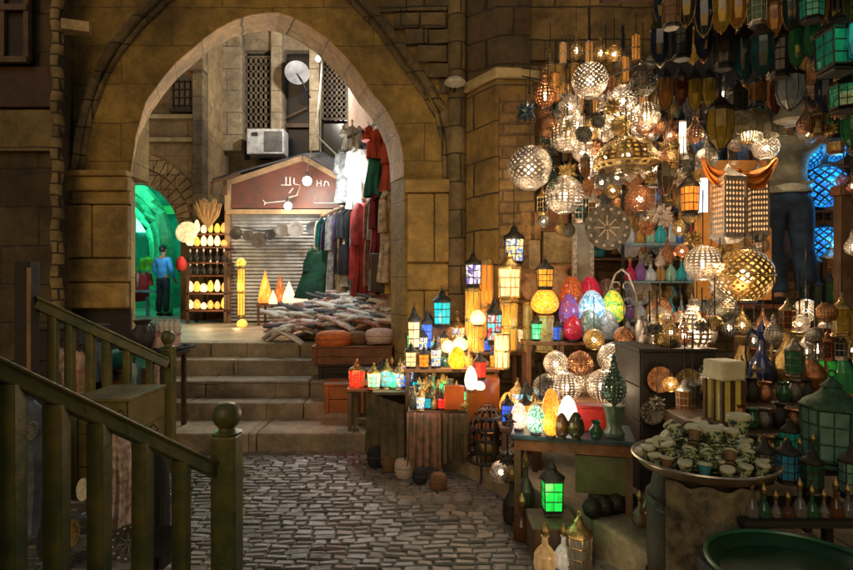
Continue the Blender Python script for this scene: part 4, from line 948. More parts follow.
# hall lights
light(P(160, 250, 12.6), 9, (.75, .9, 1), .1)  # cool white light added to brighten the person in blue, no fitting
for p_, e in ((P(150, 200, 14.5), 60), (P(138, 230, 16.5), 60), (P(128, 215, 13.2), 25)):
    q = thing('green_tube_lamp', 'green glowing tube lamp in the passage hall%s' % {25: ' just inside the arch'}.get(e, ' at the far end' if p_.y > 15 else ' near the person'), 'lamp', p_)
    b_ = MB(); b_.tube([(-.4, 0, .9), (.4, 0, .9)], .03, 8); b_.build('tube', emit('green_tube_glow', (.15, 1, .55), 12), q)
    b_ = MB(); b_.box(-.42, .42, -.03, .03, .935, .96); b_.build('fitting', IRON, q)
    light(tuple(p_+Vector((0, 0, .6))), e, (.06, 1, .66), .15)
q = thing('hall_table', 'pale blue table in the passage hall left of the blue shirted person', 'table', (X(141, 13.2), 13.2, .85))
b_ = MB(); b_.box(-.6, .35, -.3, .3, .55, .6); b_.build('tabletop', mat('pale_blue_paint', (.2, .45, .6), .5), q)
for a in (-.45, .15): b_ = MB(); b_.box(a-.03, a+.03, -.03, .03, 0, .449); b_.build('leg', mat('pale_blue_paint', (.2, .45, .6), .5), q)

# ================================================================== PEOPLE
def skin(name, joints, edges, m_, parent, sub=2):
    """joints: name -> (x,y,z,r) or (x,y,z,rx,ry); one continuous skinned surface"""
    ks = list(joints); me = bpy.data.meshes.new(name); me.from_pydata([joints[k_][:3] for k_ in ks], [(ks.index(a), ks.index(b_)) for a, b_ in edges], []); me.materials.append(m_)
    o = bpy.data.objects.new(name, me); C.objects.link(o)
    if parent: o.parent = parent
    s_ = o.modifiers.new('skin', 'SKIN'); s_.use_smooth_shade = True
    for i, k_ in enumerate(ks):
        j = joints[k_]; v = me.skin_vertices[0].data[i]; v.radius = (j[3], j[4] if len(j) > 4 else j[3]); v.use_root = (i == 0)
    su = o.modifiers.new('sub', 'SUBSURF'); su.levels = sub; su.render_levels = sub
    return o
def person(label, loc, rz, H, arms, hips=(0, 0), shirt=None, trousers=None, hair=None, skinm=None, short_sleeve=True, legs=None, headturn=0, shoe=None, wide=1.0):
    """faces -y; arms: dict side -> (elbow, wrist) in metres for a 1.75 m figure"""
    s_ = H/1.75; r = thing('person', label, 'person', loc, rz, None, (s_*wide, s_*wide, s_))
    J = {'pel': (0, 0, .95, .125, .10), 'waist': (0, .0, 1.10, .12, .09), 'chest': (0, .01, 1.30, .145, .105), 'uch': (0, .01, 1.42, .11, .09), 'neck': (0, .0, 1.50, .052), 'jaw': (0, -.02, 1.575, .062, .07), 'head': (0, -.01, 1.65, .078, .092), 'crown': (0, .0, 1.715, .06, .07), 'nose': (0, -.115, 1.625, .012)}
    E = [('pel', 'waist'), ('waist', 'chest'), ('chest', 'uch'), ('uch', 'neck'), ('neck', 'jaw'), ('jaw', 'head'), ('head', 'crown'), ('head', 'nose')]
    L_ = legs or {-1: ((-.10, -.01, .5), (-.11, .02, .09)), 1: ((.10, -.01, .5), (.11, .02, .09))}
    for sd2 in (-1, 1):
        n = 'L' if sd2 < 0 else 'R'; kn, an = L_[sd2]; el, wr = arms[sd2]
        J.update({n+'hip': (sd2*.09, 0, .86, .088), n+'knee': (*kn, .057), n+'calf': (kn[0]*.6+an[0]*.4, kn[1]*.6+an[1]*.4+.02, kn[2]*.6+an[2]*.4, .054), n+'ank': (*an, .036), n+'heel': (an[0], an[1]+.02, an[2]-.05, .034), n+'toe': (an[0]+sd2*.02, an[1]-.15, an[2]-.06, .03),
                  n+'sh': (sd2*.175, .01, 1.42, .055), n+'el': (*el, .038), n+'wr': (*wr, .026)})
        e_, w_ = Vector(el), Vector(wr); d = (w_-e_).normalized(); side = d.cross(Vector((0, 1, 0))); side = side.normalized() if side.length > .1 else Vector((1, 0, 0)); fw = d.cross(side).normalized()
        pm = w_+d*.06; J[n+'palm'] = (*pm, .034, .018)
        E += [('pel', n+'hip'), (n+'hip', n+'knee'), (n+'knee', n+'calf'), (n+'calf', n+'ank'), (n+'ank', n+'heel'), (n+'heel', n+'toe'), ('uch', n+'sh'), (n+'sh', n+'el'), (n+'el', n+'wr'), (n+'wr', n+'palm')]
        for fi in range(4):
            off = side*(fi-1.5)*.019; ln = (.07, .08, .076, .06)[fi]
            a = pm+off+d*.035; b_ = a+d*ln*.5+fw*.008; c = b_+d*ln*.4+fw*.025
            for q_, v_ in (('a', a), ('b', b_), ('c', c)): J['%sf%d%s' % (n, fi, q_)] = (*v_, .0085)
            E += [(n+'palm', '%sf%da' % (n, fi)), ('%sf%da' % (n, fi), '%sf%db' % (n, fi)), ('%sf%db' % (n, fi), '%sf%dc' % (n, fi))]
        a = w_+d*.035-side*.035; b_ = a-side*.025+d*.04
        J[n+'ta'] = (*a, .011); J[n+'tb'] = (*b_, .0095); E += [(n+'wr', n+'ta'), (n+'ta', n+'tb')]
    skin('body', J, E, skinm, r, 2)
    # face details and hair as children
    q = MB()
    for sd2 in (-1, 1): q.lathe(circ(.013, 6, -.013, .013), 8, (sd2*.033, -.09, 1.655))
    q.build('eyes', mat('eye_dark', (.02, .015, .01), .3), r, smooth=True)
    q = MB()
    for sd2 in (-1, 1): q.tube([(sd2*.082, .0, 1.67), (sd2*.094, .012, 1.65), (sd2*.082, .005, 1.615)], [.01, .014, .008], 6)
    q.build('ears', skinm, r, smooth=True)
    q = MB(); q.tube([(-.024, -.085, 1.588), (0, -.094, 1.585), (.024, -.085, 1.588)], .006, 6); q.build('mouth', mat('lip', (.3, .1, .08), .5), r, smooth=True)
    q = MB(); q.lathe(circ(.094, 12, -.095, .095), 18, (0, .014, 1.685), sx=.93, sy=1.08)
    q.v = [(x, y if z > 1.69 or y > -.02 else max(y, -.055), z) for x, y, z in q.v]
    q.build('hair', hair, r, smooth=True)
    # trousers
    g_ = .018; T = {k_: J[k_] for k_ in ('pel', 'Lhip', 'Lknee', 'Lcalf', 'Lank', 'Rhip', 'Rknee', 'Rcalf', 'Rank')}
    T = {k_: (v_[0], v_[1], v_[2], *[x_+g_+(.012 if 'ank' in k_ or 'calf' in k_ else 0) for x_ in v_[3:]]) for k_, v_ in T.items()}
    T['belt'] = (0, 0, 1.03, .138, .112)
    skin('trousers', T, [('pel', 'belt')]+[(a, b_) for a, b_ in E if a in T and b_ in T], trousers, r, 2)
    S = {k_: J[k_] for k_ in ('waist', 'chest', 'uch', 'Lsh', 'Rsh')}
    S = {k_: (v_[0], v_[1], v_[2], *[x_+.022 for x_ in v_[3:]]) for k_, v_ in S.items()}
    S['hem'] = (0, 0, hips[1] or .98, .155, .125)
    for sd2, n in ((-1, 'L'), (1, 'R')):
        sh, el, wr = Vector(J[n+'sh'][:3]), Vector(J[n+'el'][:3]), Vector(J[n+'wr'][:3])
        m1 = sh.lerp(el, .75); S[n+'s1'] = (*m1, .062)
        if not short_sleeve: S[n+'s2'] = (*el, .055); S[n+'s3'] = (*el.lerp(wr, .9), .042)
    ES = [('hem', 'waist'), ('waist', 'chest'), ('chest', 'uch'), ('uch', 'Lsh'), ('uch', 'Rsh'), ('Lsh', 'Ls1'), ('Rsh', 'Rs1')]
    if not short_sleeve: ES += [('Ls1', 'Ls2'), ('Ls2', 'Ls3'), ('Rs1', 'Rs2'), ('Rs2', 'Rs3')]
    skin('shirt', S, ES, shirt, r, 2)
    if wide > 1.1:
        q = MB(); q.lathe([(.142, .985), (.150, 1.0), (.150, 1.03), (.143, 1.045)], 24, (0, 0, 0), sx=1.04, sy=.84); q.build('undershirt', mat('white_cotton', (.7, .7, .66), .8), r, smooth=True)
    for n in 'LR':
        v_ = J[n+'heel']; t_ = J[n+'toe']; q = MB()
        q.tube([(v_[0], v_[1]+.045, v_[2]), (v_[0], v_[1]-.02, v_[2]+.012), (t_[0], t_[1]+.04, t_[2]+.004), (t_[0], t_[1]-.03, t_[2])], [.03, .046, .046, .022], 10); q.build('shoe', shoe or DARKC, r, smooth=True)
    return r
SK = mat('brown_skin', (.36, .2, .12), .5, 0, .1, 5); HAIR = mat('black_hair', (.015, .012, .01), .6, 0, .2, 30)
DEN = mat('dark_blue_denim', (.02, .05, .12), .85, 0, .4, 6, 1.0, bscale=9)
person('person in a grey green shirt and blue jeans standing on a plank reaching up', (X(786, 4.9), 4.9, Z(305, 4.9)), R(165), 1.72, {-1: ((-.33, -.12, 1.62), (-.22, -.28, 1.84)), 1: ((.34, -.1, 1.6), (.2, -.26, 1.86))}, hips=(0, 1.06),
       shirt=mat('grey_green_shirt', (.42, .42, .34), .85, 0, .35, 4, 1.0, bscale=7), wide=1.2, trousers=DEN, hair=HAIR, skinm=SK, legs={-1: ((-.12, -.03, .5), (-.12, .03, .085)), 1: ((.06, -.1, .5), (.05, .02, .085))})
person('person in a bright blue shirt seen from behind in the green passage', (X(163, 13.2), 13.2, .85), R(165), 1.62, {-1: ((-.27, .02, 1.15), (-.24, -.12, .93)), 1: ((.27, .02, 1.15), (.2, -.18, .98))}, hips=(0, .9),
       shirt=mat('bright_blue_shirt', (.06, .35, .75), .8, 0, .2, 5, .2), trousers=mat('dark_trousers', (.015, .03, .045), .8), hair=HAIR, skinm=SK, short_sleeve=False)
garment('red t shirt with a white mark hanging behind the pale blue hall table', P(139, 271, 13.6), .5, .72, mat('red_shirt', (.6, .03, .04), .8), seed=3, name='hanging_t_shirt', cat='t shirt', flare=.02, band=cm('white'))
garment('lime green cloth hanging above the red t shirt in the passage hall', P(148, 256, 13.9), .4, .35, mat('lime_cloth', (.25, .6, .05), .8), seed=4, name='hanging_cloth', cat='cloth', sleeves=False)
# ================================================================== THE LANTERN SHOP: stands and shelves
SHW = mat('shelf_wood', (.22, .1, .045), .55, 0, .3, 5, .4)
shelf('long low display bench nearest the steps crowded with coloured lanterns', 372, 468, 392, 5.15, .75, WOOD, name='display_bench', cat='bench', zlo=.0, skew=0)
CL = mat('faded_figured_cloth', (.16, .12, .07), .85, 0, .4, 9, .4, col2=(.05, .06, .03)); CLR = mat('faded_red_figured_cloth', (.34, .17, .12), .85, 0, .4, 16, .4, col2=(.1, .1, .06))
def drape(label, p0, p1, z0, z1, m_, name='bench_cloth', seed=0):
    p0 = Vector(p0); p1 = Vector(p1); d = p1-p0; n = Vector((d.y, -d.x, 0)).normalized(); f = lambda u: .014*math.sin(u*31+seed)+.008*math.sin(u*57+seed)
    m = MB(); nu = 48; nv = 8
    for side in (0, 1):
        for j in range(nv):
            v = j/(nv-1)
            for i in range(nu):
                u = i/(nu-1); q = p0+d*u+n*(.01+f(u)*(.3+.9*(1-v))+.006*side); m.v.append((q.x, q.y, z0+.02*math.sin(u*9+seed)*(1-v)+(z1-z0)*v))
    for side in (0, 1):
        b_ = side*nu*nv
        for j in range(nv-1):
            for i in range(nu-1): m.f.append((b_+j*nu+i, b_+j*nu+i+1, b_+(j+1)*nu+i+1, b_+(j+1)*nu+i))
    tag(m.build(name, m_, smooth=True), label, 'cloth')
c0, c1 = P(372, 392, 5.13), P(424, 404, 4.86); c2 = P(466, 418, 4.6)
shelf('front display bench running down to the iron lantern basket', 408, 468, 411, 4.62, .6, WOOD, name='display_bench', cat='bench', zlo=.2)
drape('faded olive cloth hanging over the angled front of the display bench', (X(368, 5.14), 5.14, 0), (X(406, 4.6), 4.6, 0), .05, .6, CL)
drape('faded red figured cloth hanging over the middle of the display bench', (X(407, 4.595), 4.595, 0), (X(441, 4.58), 4.58, 0), .10, Z(411, 4.62)-.004, CLR, seed=2)
drape('dark figured cloth hanging over the near end of the display bench', (X(442, 4.58), 4.58, 0), (X(469, 4.57), 4.57, 0), .16, Z(411, 4.62)-.006, CL, seed=4)
shelf('raised shelf behind the bench carrying the lit lanterns', 404, 530, 352, 5.25, .4, SHW)
shelf('egg lamp shelf with reddish front board', 556, 642, 342, 4.95, .5, WOODR)
shelf('upper brown shelf for the clay pots', 512, 585, 300, 5.45, .4, SHW)
shelf('pierced ball shelf in front of the egg lamps', 536, 652, 402, 4.2, .45, SHW)
TGL = glass('shelf_glass', (.4, .6, .58), .06, .55)
for py, l in ((243, 'upper'), (281, 'middle'), (320, 'lower')):
    shelf('%s glass shelf of coloured bottles' % l, 622, 700, py, 5.2, .3, TGL, th=.018, name='glass_shelf', legs=False)
q = MB()
for px in (623, 699):
    q = MB(); q.box(X(px, 5.2)-.012, X(px, 5.2)+.012, 5.19, 5.22, .2, Z(190, 5.2)); tag(q.build('shelf_post', IRON), 'iron post at the %s end of the glass bottle shelves' % ('left' if px == 623 else 'right'), 'post')
shelf('low shelf of silver cups under the glass shelves', 628, 700, 342, 4.9, .35, SHW)
shelf('high plank under the standing person', 738, 860, 305, 4.7, .6, WOODR, leg=.06)
shelf('jug shelf at the right below the plank', 742, 870, 397, 3.8, .45, SHW)
shelf('dark wide display bench at the lower right', 738, 880, 470, 2.7, .5, BLACK, name='display_bench', cat='bench', zlo=.2)
crate('tall dark crate right of the pierced balls', 640, 716, 352, 466, 3.75, .5, BLACK, planks=4, zb=.2)
crate('brown wooden crate below the cream candle lantern', 694, 742, 428, 470, 3.1, .35, WOOD, planks=3, zb=.2)
crate('yellowish wooden box behind the pierced balls', 640, 672, 375, 402, 3.98, .2, WOODY, planks=2)
crate('orange brown drawer box behind the silver drop lantern', 655, 700, 378, 395, 3.6, .1, mat('orange_wood', (.42, .15, .04), .6, 0, .2, 5, .3), planks=1) if False else None
# fabrics and hangings in the shop rear so that nothing is bare
BRICKBOX = [mat('box_%d' % i, c, .7, 0, .3, 8, .3) for i, c in enumerate([(.45, .26, .1), (.3, .12, .05), (.5, .36, .18), (.12, .07, .04), (.55, .3, .1), (.2, .2, .18)])]
rr = random.Random(21)
ordn = ['first', 'second', 'third', 'fourth', 'fifth', 'sixth', 'seventh', 'eighth', 'ninth', 'tenth', 'eleventh', 'twelfth', 'thirteenth', 'fourteenth', 'fifteenth', 'sixteenth', 'seventeenth', 'eighteenth', 'nineteenth', 'twentieth']
# rear wall shelving, five rows of stacked goods
RW = 5.72
for ri, (py, x0, x1, nm) in enumerate(((120, 548, 800, 'highest'), (165, 540, 850, 'second highest'), (210, 540, 870, 'middle'), (258, 585, 870, 'second lowest'), (306, 585, 760, 'lowest'))):
    shelf('%s dark shelf against the shop rear wall' % nm, x0, x1, py, RW, .3, SHW, th=.025, legs=False, name='wall_shelf')
    px = x0+4; k_ = 0
    while px < x1-10 and k_ < 20:
        h = rr.uniform(20, 36); w = rr.uniform(10, 20); kind = rr.random(); lab = '%s from the left on the %s wall shelf' % (ordn[k_], nm); cxp = px+w/2
        g_ = 'goods on the wall shelves'
        if kind < .22: vase('%s vase, %s' % ('brass', lab), cxp, py, RW+.12, w, h, BRASS, group=g_, name='brass_vase')
        elif kind < .34: vase('copper vase, %s' % lab, cxp, py, RW+.12, w, h, COPPER, group=g_, name='copper_vase')
        elif kind < .5: plate('upright brass tray, %s' % lab, cxp, py, RW+.1, h*.9, (BRASS, COPPER, SILVER)[k_ % 3], group=g_, tilt=R(82))
        elif kind < .68: hexl('unlit %s glass lantern, %s' % (('green', 'amber', 'blue')[k_ % 3], lab), cxp, py, RW+.12, w, h*1.1, glass(('green', 'amber', 'blue')[k_ % 3]+'_plain', ((.05, .3, .12), (.5, .25, .05), (.05, .2, .4))[k_ % 3], 0), group=g_)
        elif kind < .84: bottle('%s bottle, %s' % (('teal', 'brown', 'red')[k_ % 3], lab), cxp, py, RW+.12, w*.8, h, glass(('teal', 'brown', 'red')[k_ % 3]+'_bottle_glass', ((.05, .35, .35), (.3, .14, .05), (.5, .05, .06))[k_ % 3], 0), group=g_, name='glass_bottle')
        else:
            b_ = MB(); b_.box(X(px, RW), X(px+w, RW), RW+.03, RW+.2, Z(py, RW)+.001, Z(py-h*.8, RW)); ci = (k_+ri) % 6
            tag(b_.build('goods_box', BRICKBOX[ci], bevel=.006), '%s box, %s' % (('tan', 'russet', 'pale', 'dark brown', 'orange', 'grey')[ci], lab), 'box', g_)
        px += w+rr.uniform(1, 4); k_ += 1

# ------------------------------------------------------------------ lit lantern cluster, left of the shop
G = lambda n, c, l=0., a=.8, mo=0, c2=None: glass(n, c, l, a, mo, col2=c2)
CY = G('cyan_lit', (.02, .6, .7), .6); BL = G('blue_lit', (.04, .16, .8), .8); RD = G('red_lit', (.95, .03, .02), 1.0, .95); GR = G('green_lit', (.1, .9, .35), .9, .95); YL_ = G('yellow_panel_lit', (.95, .42, .05), .5); CLR_ = G('clear_lit', (1, .75, .38), .9, .7); OR = G('orange_panel_lit', (.95, .28, .03), .8)
MIX = glass('blue_yellow_mosaic', (1, .75, .25), .9, .9, 9, col2=(.05, .2, .7)); RC = glass('red_cyan_mosaic', (.1, .7, .8), .7, .9, 9, col2=(.9, .05, .05)); PUR = glass('purple_white_panes', (.9, .85, .9), .9, .9, 4, col2=(.12, .08, .4))
L5 = 5.3
hexl('white lit lantern with tall black roof at the left end of the raised shelf', 414, 352, L5, 15, 50, CLR_, lt=3)
hexl('deep blue lit lantern beside the white one on the raised shelf', 427, 352, L5+.05, 14, 46, BL, lt=1, col=(.3, .5, 1))
hexl('cyan six sided lantern standing highest over the blue one', 442, 328, L5+.1, 22, 42, CY, lt=2, col=(.3, 1, 1))
crate('small wooden box lifting the cyan lantern', 432, 452, 329, 351, L5+.15, .2, SHW, planks=1)
hexl('small white lit lantern at the far left front of the raised shelf', 411, 369, 5.0, 14, 28, CLR_, lt=2)
hexl('small orange lit lantern low in the lantern cluster', 424, 369, 4.98, 13, 24, OR, lt=2, col=(1, .5, .2))
hexl('small mosaic lantern of blue and yellow panes in the cluster', 436, 369, 5.0, 14, 32, MIX, lt=1)
egg('round white glowing globe among the small lanterns', 448, 354, 5.1, 13, 14, CLR_, lt=5)
egg('second white glowing globe right of the first one', 460, 352, 5.12, 15, 15, CLR_, lt=5)
shelf('narrow step shelf before the raised shelf', 404, 500, 369, 4.95, .25, SHW)
column('yellow lit box column under the purple and white lantern', 473, 352, L5, 16, 64, YL_, lt=2, col=(1, .7, .3))
hexl('purple and white paned lantern on the yellow column', 473, 288, L5, 20, 38, PUR, lt=2)
column('tall orange paper lamp behind the yellow column', 486, 352, 5.5, 15, 92, OR, lt=2, col=(1, .5, .2))
egg('bright white globe before the orange paper lamp', 478, 326, 5.05, 15, 16, CLR_, lt=6)
column('yellow lit column holding the bright globe', 478, 352, 5.1, 13, 27, YL_)
hexl('red and cyan mosaic lantern in front of the tall clear lantern', 494, 345, 4.85, 19, 50, RC, lt=2)
column('yellow box column under the big clear lantern', 509, 352, 5.1, 18, 50, YL_, lt=2, col=(1, .7, .3))
hexl('big clear panelled lantern with bright bulb', 509, 302, 5.1, 27, 54, CLR_, lt=6, m=BRASS)
hexl('blue and yellow paned lantern above the big clear one', 514, 266, 5.3, 24, 44, MIX, hang=.5, lt=4)
column('white glowing cylinder lamp in front of the yellow column', 502, 369, 4.75, 16, 36, CLR_, lt=6)
hexl('yellow paned lantern top standing on the round amber globe', 545, 290, 5.0, 20, 34, YL_, lt=2)
egg('round amber globe lamp in a brass pillar stand', 545, 316, 5.0, 26, 28, glass('amber_mosaic', (1, .42, .04), .9, .95, 14, col2=(.8, .25, .02)), lt=5, col=(1, .6, .2))
column('tall dull glass pillar stand under the amber globe', 545, 352, 5.0, 19, 37, glass('dull_yellow_glass', (.5, .36, .12), .25))
column('slim faintly glowing glass pillar left of the amber globe stand', 528, 352, 5.15, 10, 50, glass('dull_yellow_glass', (.5, .36, .12), .25))  # weak glow is put into the pillar glass itself
egg('yellow teardrop lamp low in the lantern cluster', 457, 371, 4.8, 17, 25, glass('deep_yellow_lit', (1, .42, .02), 1.1, .95), lt=3, col=(1, .6, .1))
egg('bright orange white flame lamp below the red one', 471, 392, 4.6, 12, 26, glass('flame_white_lit', (1, .75, .4), 2.2, .95), lt=5, col=(1, .7, .35))
hexl('small red lit lantern above the orange fabric box', 480, 380, 4.7, 15, 30, RD, lt=2, col=(1, .15, .08))
egg('small bright pink white globe beneath the red lantern', 480, 391, 4.55, 10, 10, glass('pink_white_lit', (1, .5, .35), 2.2, .95), lt=2, col=(1, .4, .25))
def lampball(label, px, py, d, w, h, g, lt, col): hexl(label, px, py, d, w, h, g, lt=lt, col=col, m=BRASS, n=8)
lampball('small red lamp at the far left end of the display bench', 357, 389, 5.45, 19, 30, RD, 8, (1, .1, .05))
lampball('small green white lamp right of the red bench lamp', 374, 389, 5.3, 16, 26, G('green_white_lit', (.4, .9, .5), 1.0, .95), 2, (.4, 1, .5))
lampball('small cyan blue lamp third on the display bench', 387, 389, 5.35, 15, 30, CY, 1.5, (.2, .8, 1))
lampball('small blue and gold mosaic lamp fourth on the display bench', 399, 389, 5.3, 14, 26, MIX, 1, (.6, .7, 1))
shelf('short plank holding the red lamp at the bench end', 346, 382, 389, 5.3, .3, WOOD, zlo=.2)
# unlit small goods on the bench
rr = random.Random(33)
DG = [glass('dark_green_glass', (.03, .12, .06), 0), glass('dark_brown_glass', (.12, .05, .02), 0), PEWTER, BRASS, glass('smoke_glass', (.15, .15, .14), 0), IRON]
dn = ['dark green glass', 'dark brown glass', 'pewter', 'brass', 'smoky glass', 'black iron']
for k_ in range(14):
    px = 376+k_*6.2
    if px < 408: continue
    d = 5.05-.3*(k_/14)+(.25 if k_ % 2 else 0); i = rr.randrange(6); base = 392 if px < 410 else 411
    zb_ = Z(392, 5.15)+.001 if px < 410 else Z(411, 4.62)+.001
    (bottle if k_ % 3 else vase)('%s little %s, %s from the left along the bench front' % (dn[i], 'bottle' if k_ % 3 else 'vase', ordn[k_]), px, base, d if px < 410 else 4.7+(.15 if k_ % 2 else 0), 10, rr.uniform(20, 30), DG[i], group='small goods along the bench front', z=zb_)
for k_, (px, s_) in enumerate(((418, 20), (436, 17), (452, 22), (462, 18))):
    ball('dark iron pierced ball, %s from the left among the bench goods' % ordn[k_], px, 398, 4.9, s_, IRON, hang=0, lit=False, group='iron balls on the bench', z=Z(411, 4.62)+.002)
# orange cartons and iron basket
tag(MB().box(X(466, 4.75), X(500, 4.75), 4.75, 4.95, .2, Z(378, 4.75)).build('orange_carton', glass('orange_paper_lit', (.35, .1, .025), .06, 1), bevel=.008), 'glowing orange paper carton under the red lantern', 'carton')
tag(MB().box(X(444, 4.62), X(464, 4.62), 4.58, 4.62, Z(409, 4.62), Z(385, 4.62)).build('orange_carton', glass('orange_paper_lit', (.35, .1, .025), .06, 1), bevel=.006), 'small glowing orange panel box left of the iron basket', 'carton')
bk = thing('iron_lantern_basket', 'domed black iron basket with brass pot standing on the ledge', 'basket', P(488, 452, 4.45)); bk.location.z = .2
q = MB(); q.lattice([(.15, 0), (.16, .09), (.16, .18), (.15, .27), (.12, .35), (.07, .41), (.02, .44)], 14, .7); q.build('cage', IRON, bk)
q = MB(); q.tube([(.16*math.cos(t), .16*math.sin(t), .01) for t in [math.pi*i/12 for i in range(24)]], .012, 6, True); q.build('base_ring', IRON, bk)
vase('small brass pot inside the iron basket', 488, 452, 4.45, 22, 28, BRASS, name='brass_pot', cat='pot', z=.205)
for i, (px, py, w, h) in enumerate(((377, 452, 18, 20), (391, 455, 16, 16), (405, 462, 20, 20), (420, 466, 15, 16), (438, 474, 18, 18))):
    pouf('dark little leather pouf, %s from the steps at the foot of the bench' % ordn[i], px, 0, 5.15-.2*i, w, h, (DARKC, BRN, scm[2])[i % 3]); o = [x for x in C.objects if x.name.startswith('round_cushion') and x.type == 'EMPTY'][-1]
    o.location = (X(px, 5.0-.13*i), 4.92-.14*i, 0.0)
# ------------------------------------------------------------------ clay pots and the white lattice panel
TERRA = mat('tan_clay', (.5, .3, .15), .8, 0, .2, 6)
vase('wide tan clay cup on the upper brown shelf', 559, 300, 5.5, 32, 34, TERRA, name='clay_pot', cat='pot')
vase('smaller tan clay cup left of the wide one', 532, 300, 5.5, 22, 26, TERRA, name='clay_pot', cat='pot')
for i, (px, py, w, h) in enumerate(((531, 300, 22, 30), (530, 270, 24, 30), (531, 240, 21, 28), (559, 300, 30, 36), (560, 264, 33, 32), (557, 232, 28, 30))):
    b_ = MB(); b_.box(X(px-w/2, 5.6), X(px+w/2, 5.6), 5.63, 5.84, Z(300, 5.45)+.001+(300-py)*5.6/F+.002, Z(300, 5.45)+(300-py+h)*5.6/F, rz=R((3, -4, 5, -3, 4, -6)[i])); tag(b_.build('carton', BRICKBOX[(0, 2, 4, 0, 2, 1)[i]], bevel=.01), ('lowest tan carton behind the smaller clay cup', 'middle pale carton of the stack by the brick pier', 'top orange carton of the stack by the brick pier', 'lowest tan carton behind the wide clay cup', 'middle pale carton above the wide clay cup', 'russet carton on top of the stack beside the lattice mirror')[i], 'carton')
fr_ = thing('lattice_mirror', 'upright white lattice mirror frame beside the clay cups', 'mirror', P(583, 300, 5.4))
q = MB(); q.box(-.07, .07, 0, .02, 0, .78); q.build('glass', glass('mirror_pane', (.5, .5, .45), 0, 1, rough=.05), fr_)
q = MB(); W_ = mat('white_inlay', (.7, .66, .58), .5, 0, .3, 40, .3, col2=(.15, .1, .08)); q.box(-.1, -.06, -.02, .025, 0, .8); q.box(.06, .1, -.02, .025, 0, .8); q.box(-.1, .1, -.021, .026, .8, .84); q.box(-.1, .1, -.021, .026, -.02, .0); q.build('frame', W_, fr_)
# ------------------------------------------------------------------ mosaic egg lamps
def eg(label, px, py, d, w, h, n, c, c2, lit, mo=6, lt=0, col=(1, .8, .6)): egg(label, px, py, d, w, h, glass('egg_'+n, c, lit, .98, mo*2.6, col2=c2), lt=lt, col=col)
eg('orange mosaic egg lamp at the left of the back row', 572, 314, 5.2, 23, 38, 'orange', (.7, .15, .03), (.4, .07, .02), .2)
eg('crimson egg lamp second in the back row', 590, 312, 5.22, 21, 36, 'crimson', (.6, .02, .06), (.4, .01, .03), .35)
eg('small brown egg lamp at the back by the silver stand', 607, 308, 5.25, 20, 30, 'brown', (.2, .1, .07), (.1, .05, .03), .1)
eg('dark blue and violet egg lamp at the left of the middle row', 569, 330, 5.08, 19, 36, 'violet', (.15, .12, .55), (.35, .06, .12), .3)
eg('glowing pale blue and white mosaic egg lamp in the middle', 592, 328, 5.05, 26, 38, 'paleblue', (.6, .8, .95), (.1, .35, .6), .5, lt=3, col=(.8, .9, 1))
eg('glowing rainbow mosaic egg lamp of yellow green and orange', 613, 326, 5.05, 22, 36, 'rainbow', (.95, .6, .03), (.05, .5, .1), .6, 5, lt=2)
eg('deep red egg lamp at the left of the front row', 573, 342, 4.97, 19, 26, 'red', (.55, .02, .04), (.3, .01, .03), .25)
eg('grey green egg lamp in the middle of the front row', 590, 342, 4.97, 21, 34, 'greygreen', (.22, .3, .25), (.12, .16, .13), .12)
eg('smoke grey egg lamp at the right of the front row', 608, 342, 4.97, 20, 32, 'smoke', (.36, .4, .4), (.2, .22, .22), .15)
shelf('narrow inner shelf raising the back egg lamps', 558, 640, 330, 5.12, .25, SHW, legs=False)
for i, (px, h) in enumerate(((560, 20), (628, 24), (637, 20))): vase('small dark pot %s of the egg lamps' % ('left', 'right', 'farthest right')[i], px, 342, 4.98, 11, h, PEWTER, name='dark_pot', cat='pot')
# iron scroll chair-like stand
sc_ = thing('scroll_stand', 'silver wire scroll stand behind the rainbow egg lamp', 'stand', P(622, 330, 5.15)); q = MB()
for s2 in (-1, 1):
    q.tube([(s2*.12, 0, 0), (s2*.13, 0, .3), (s2*.06, 0, .5), (0, 0, .55)], .012, 6); q.tube([(s2*.06+.04*math.cos(t), .01, .25+.04*math.sin(t)) for t in [math.pi*i/8 for i in range(15)]], .008, 5)
    q.tube([(s2*.05+.035*math.cos(t), .01, .40+.035*math.sin(t)) for t in [math.pi*i/8 for i in range(15)]], .008, 5)
q.build('scrollwork', SILVER, sc_)
# ------------------------------------------------------------------ bottles on glass shelves
bc = [('white', (.6, .6, .58)), ('teal', (.04, .45, .45)), ('crimson', (.6, .03, .08)), ('amber', (.5, .25, .05)), ('clear', (.5, .55, .55)), ('violet', (.25, .1, .3)), ('pale green', (.3, .5, .35)), ('blue', (.05, .2, .5))]
for ri, (py, nm) in enumerate(((243, 'upper'), (281, 'middle'), (320, 'lower'))):
    for k_ in range(7):
        px = 630+k_*10.3; c = bc[(k_*3+ri*2+(1 if ri == 2 else 0)) % 8]
        bottle('%s perfume bottle, %s from the left on the %s glass shelf' % (c[0], ordn[k_], nm), px, py, 5.25, rr.uniform(8, 12), rr.uniform(22, 33), glass('scent_'+c[0].replace(' ', '_'), c[1], .12, .9), group='perfume bottles on the glass shelves', z=Z(py, 5.2)+.002)
for k_ in range(11): pot('small silver cup in the row under the glass shelves', 632+k_*6, 342, 4.95, 7, 15+(k_ % 3)*3, SILVER, PEWTER, group='silver cups under the glass shelves', name='silver_cup', cat='cup', z=Z(342, 4.9)+.001)
for k_ in range(5): vase('%s silver vase from the left on the cup shelf front' % ordn[k_], 640+k_*13, 342, 4.92, 11, 26, (SILVER, PEWTER)[k_ % 2], name='silver_vase', z=Z(342, 4.9)+.001)

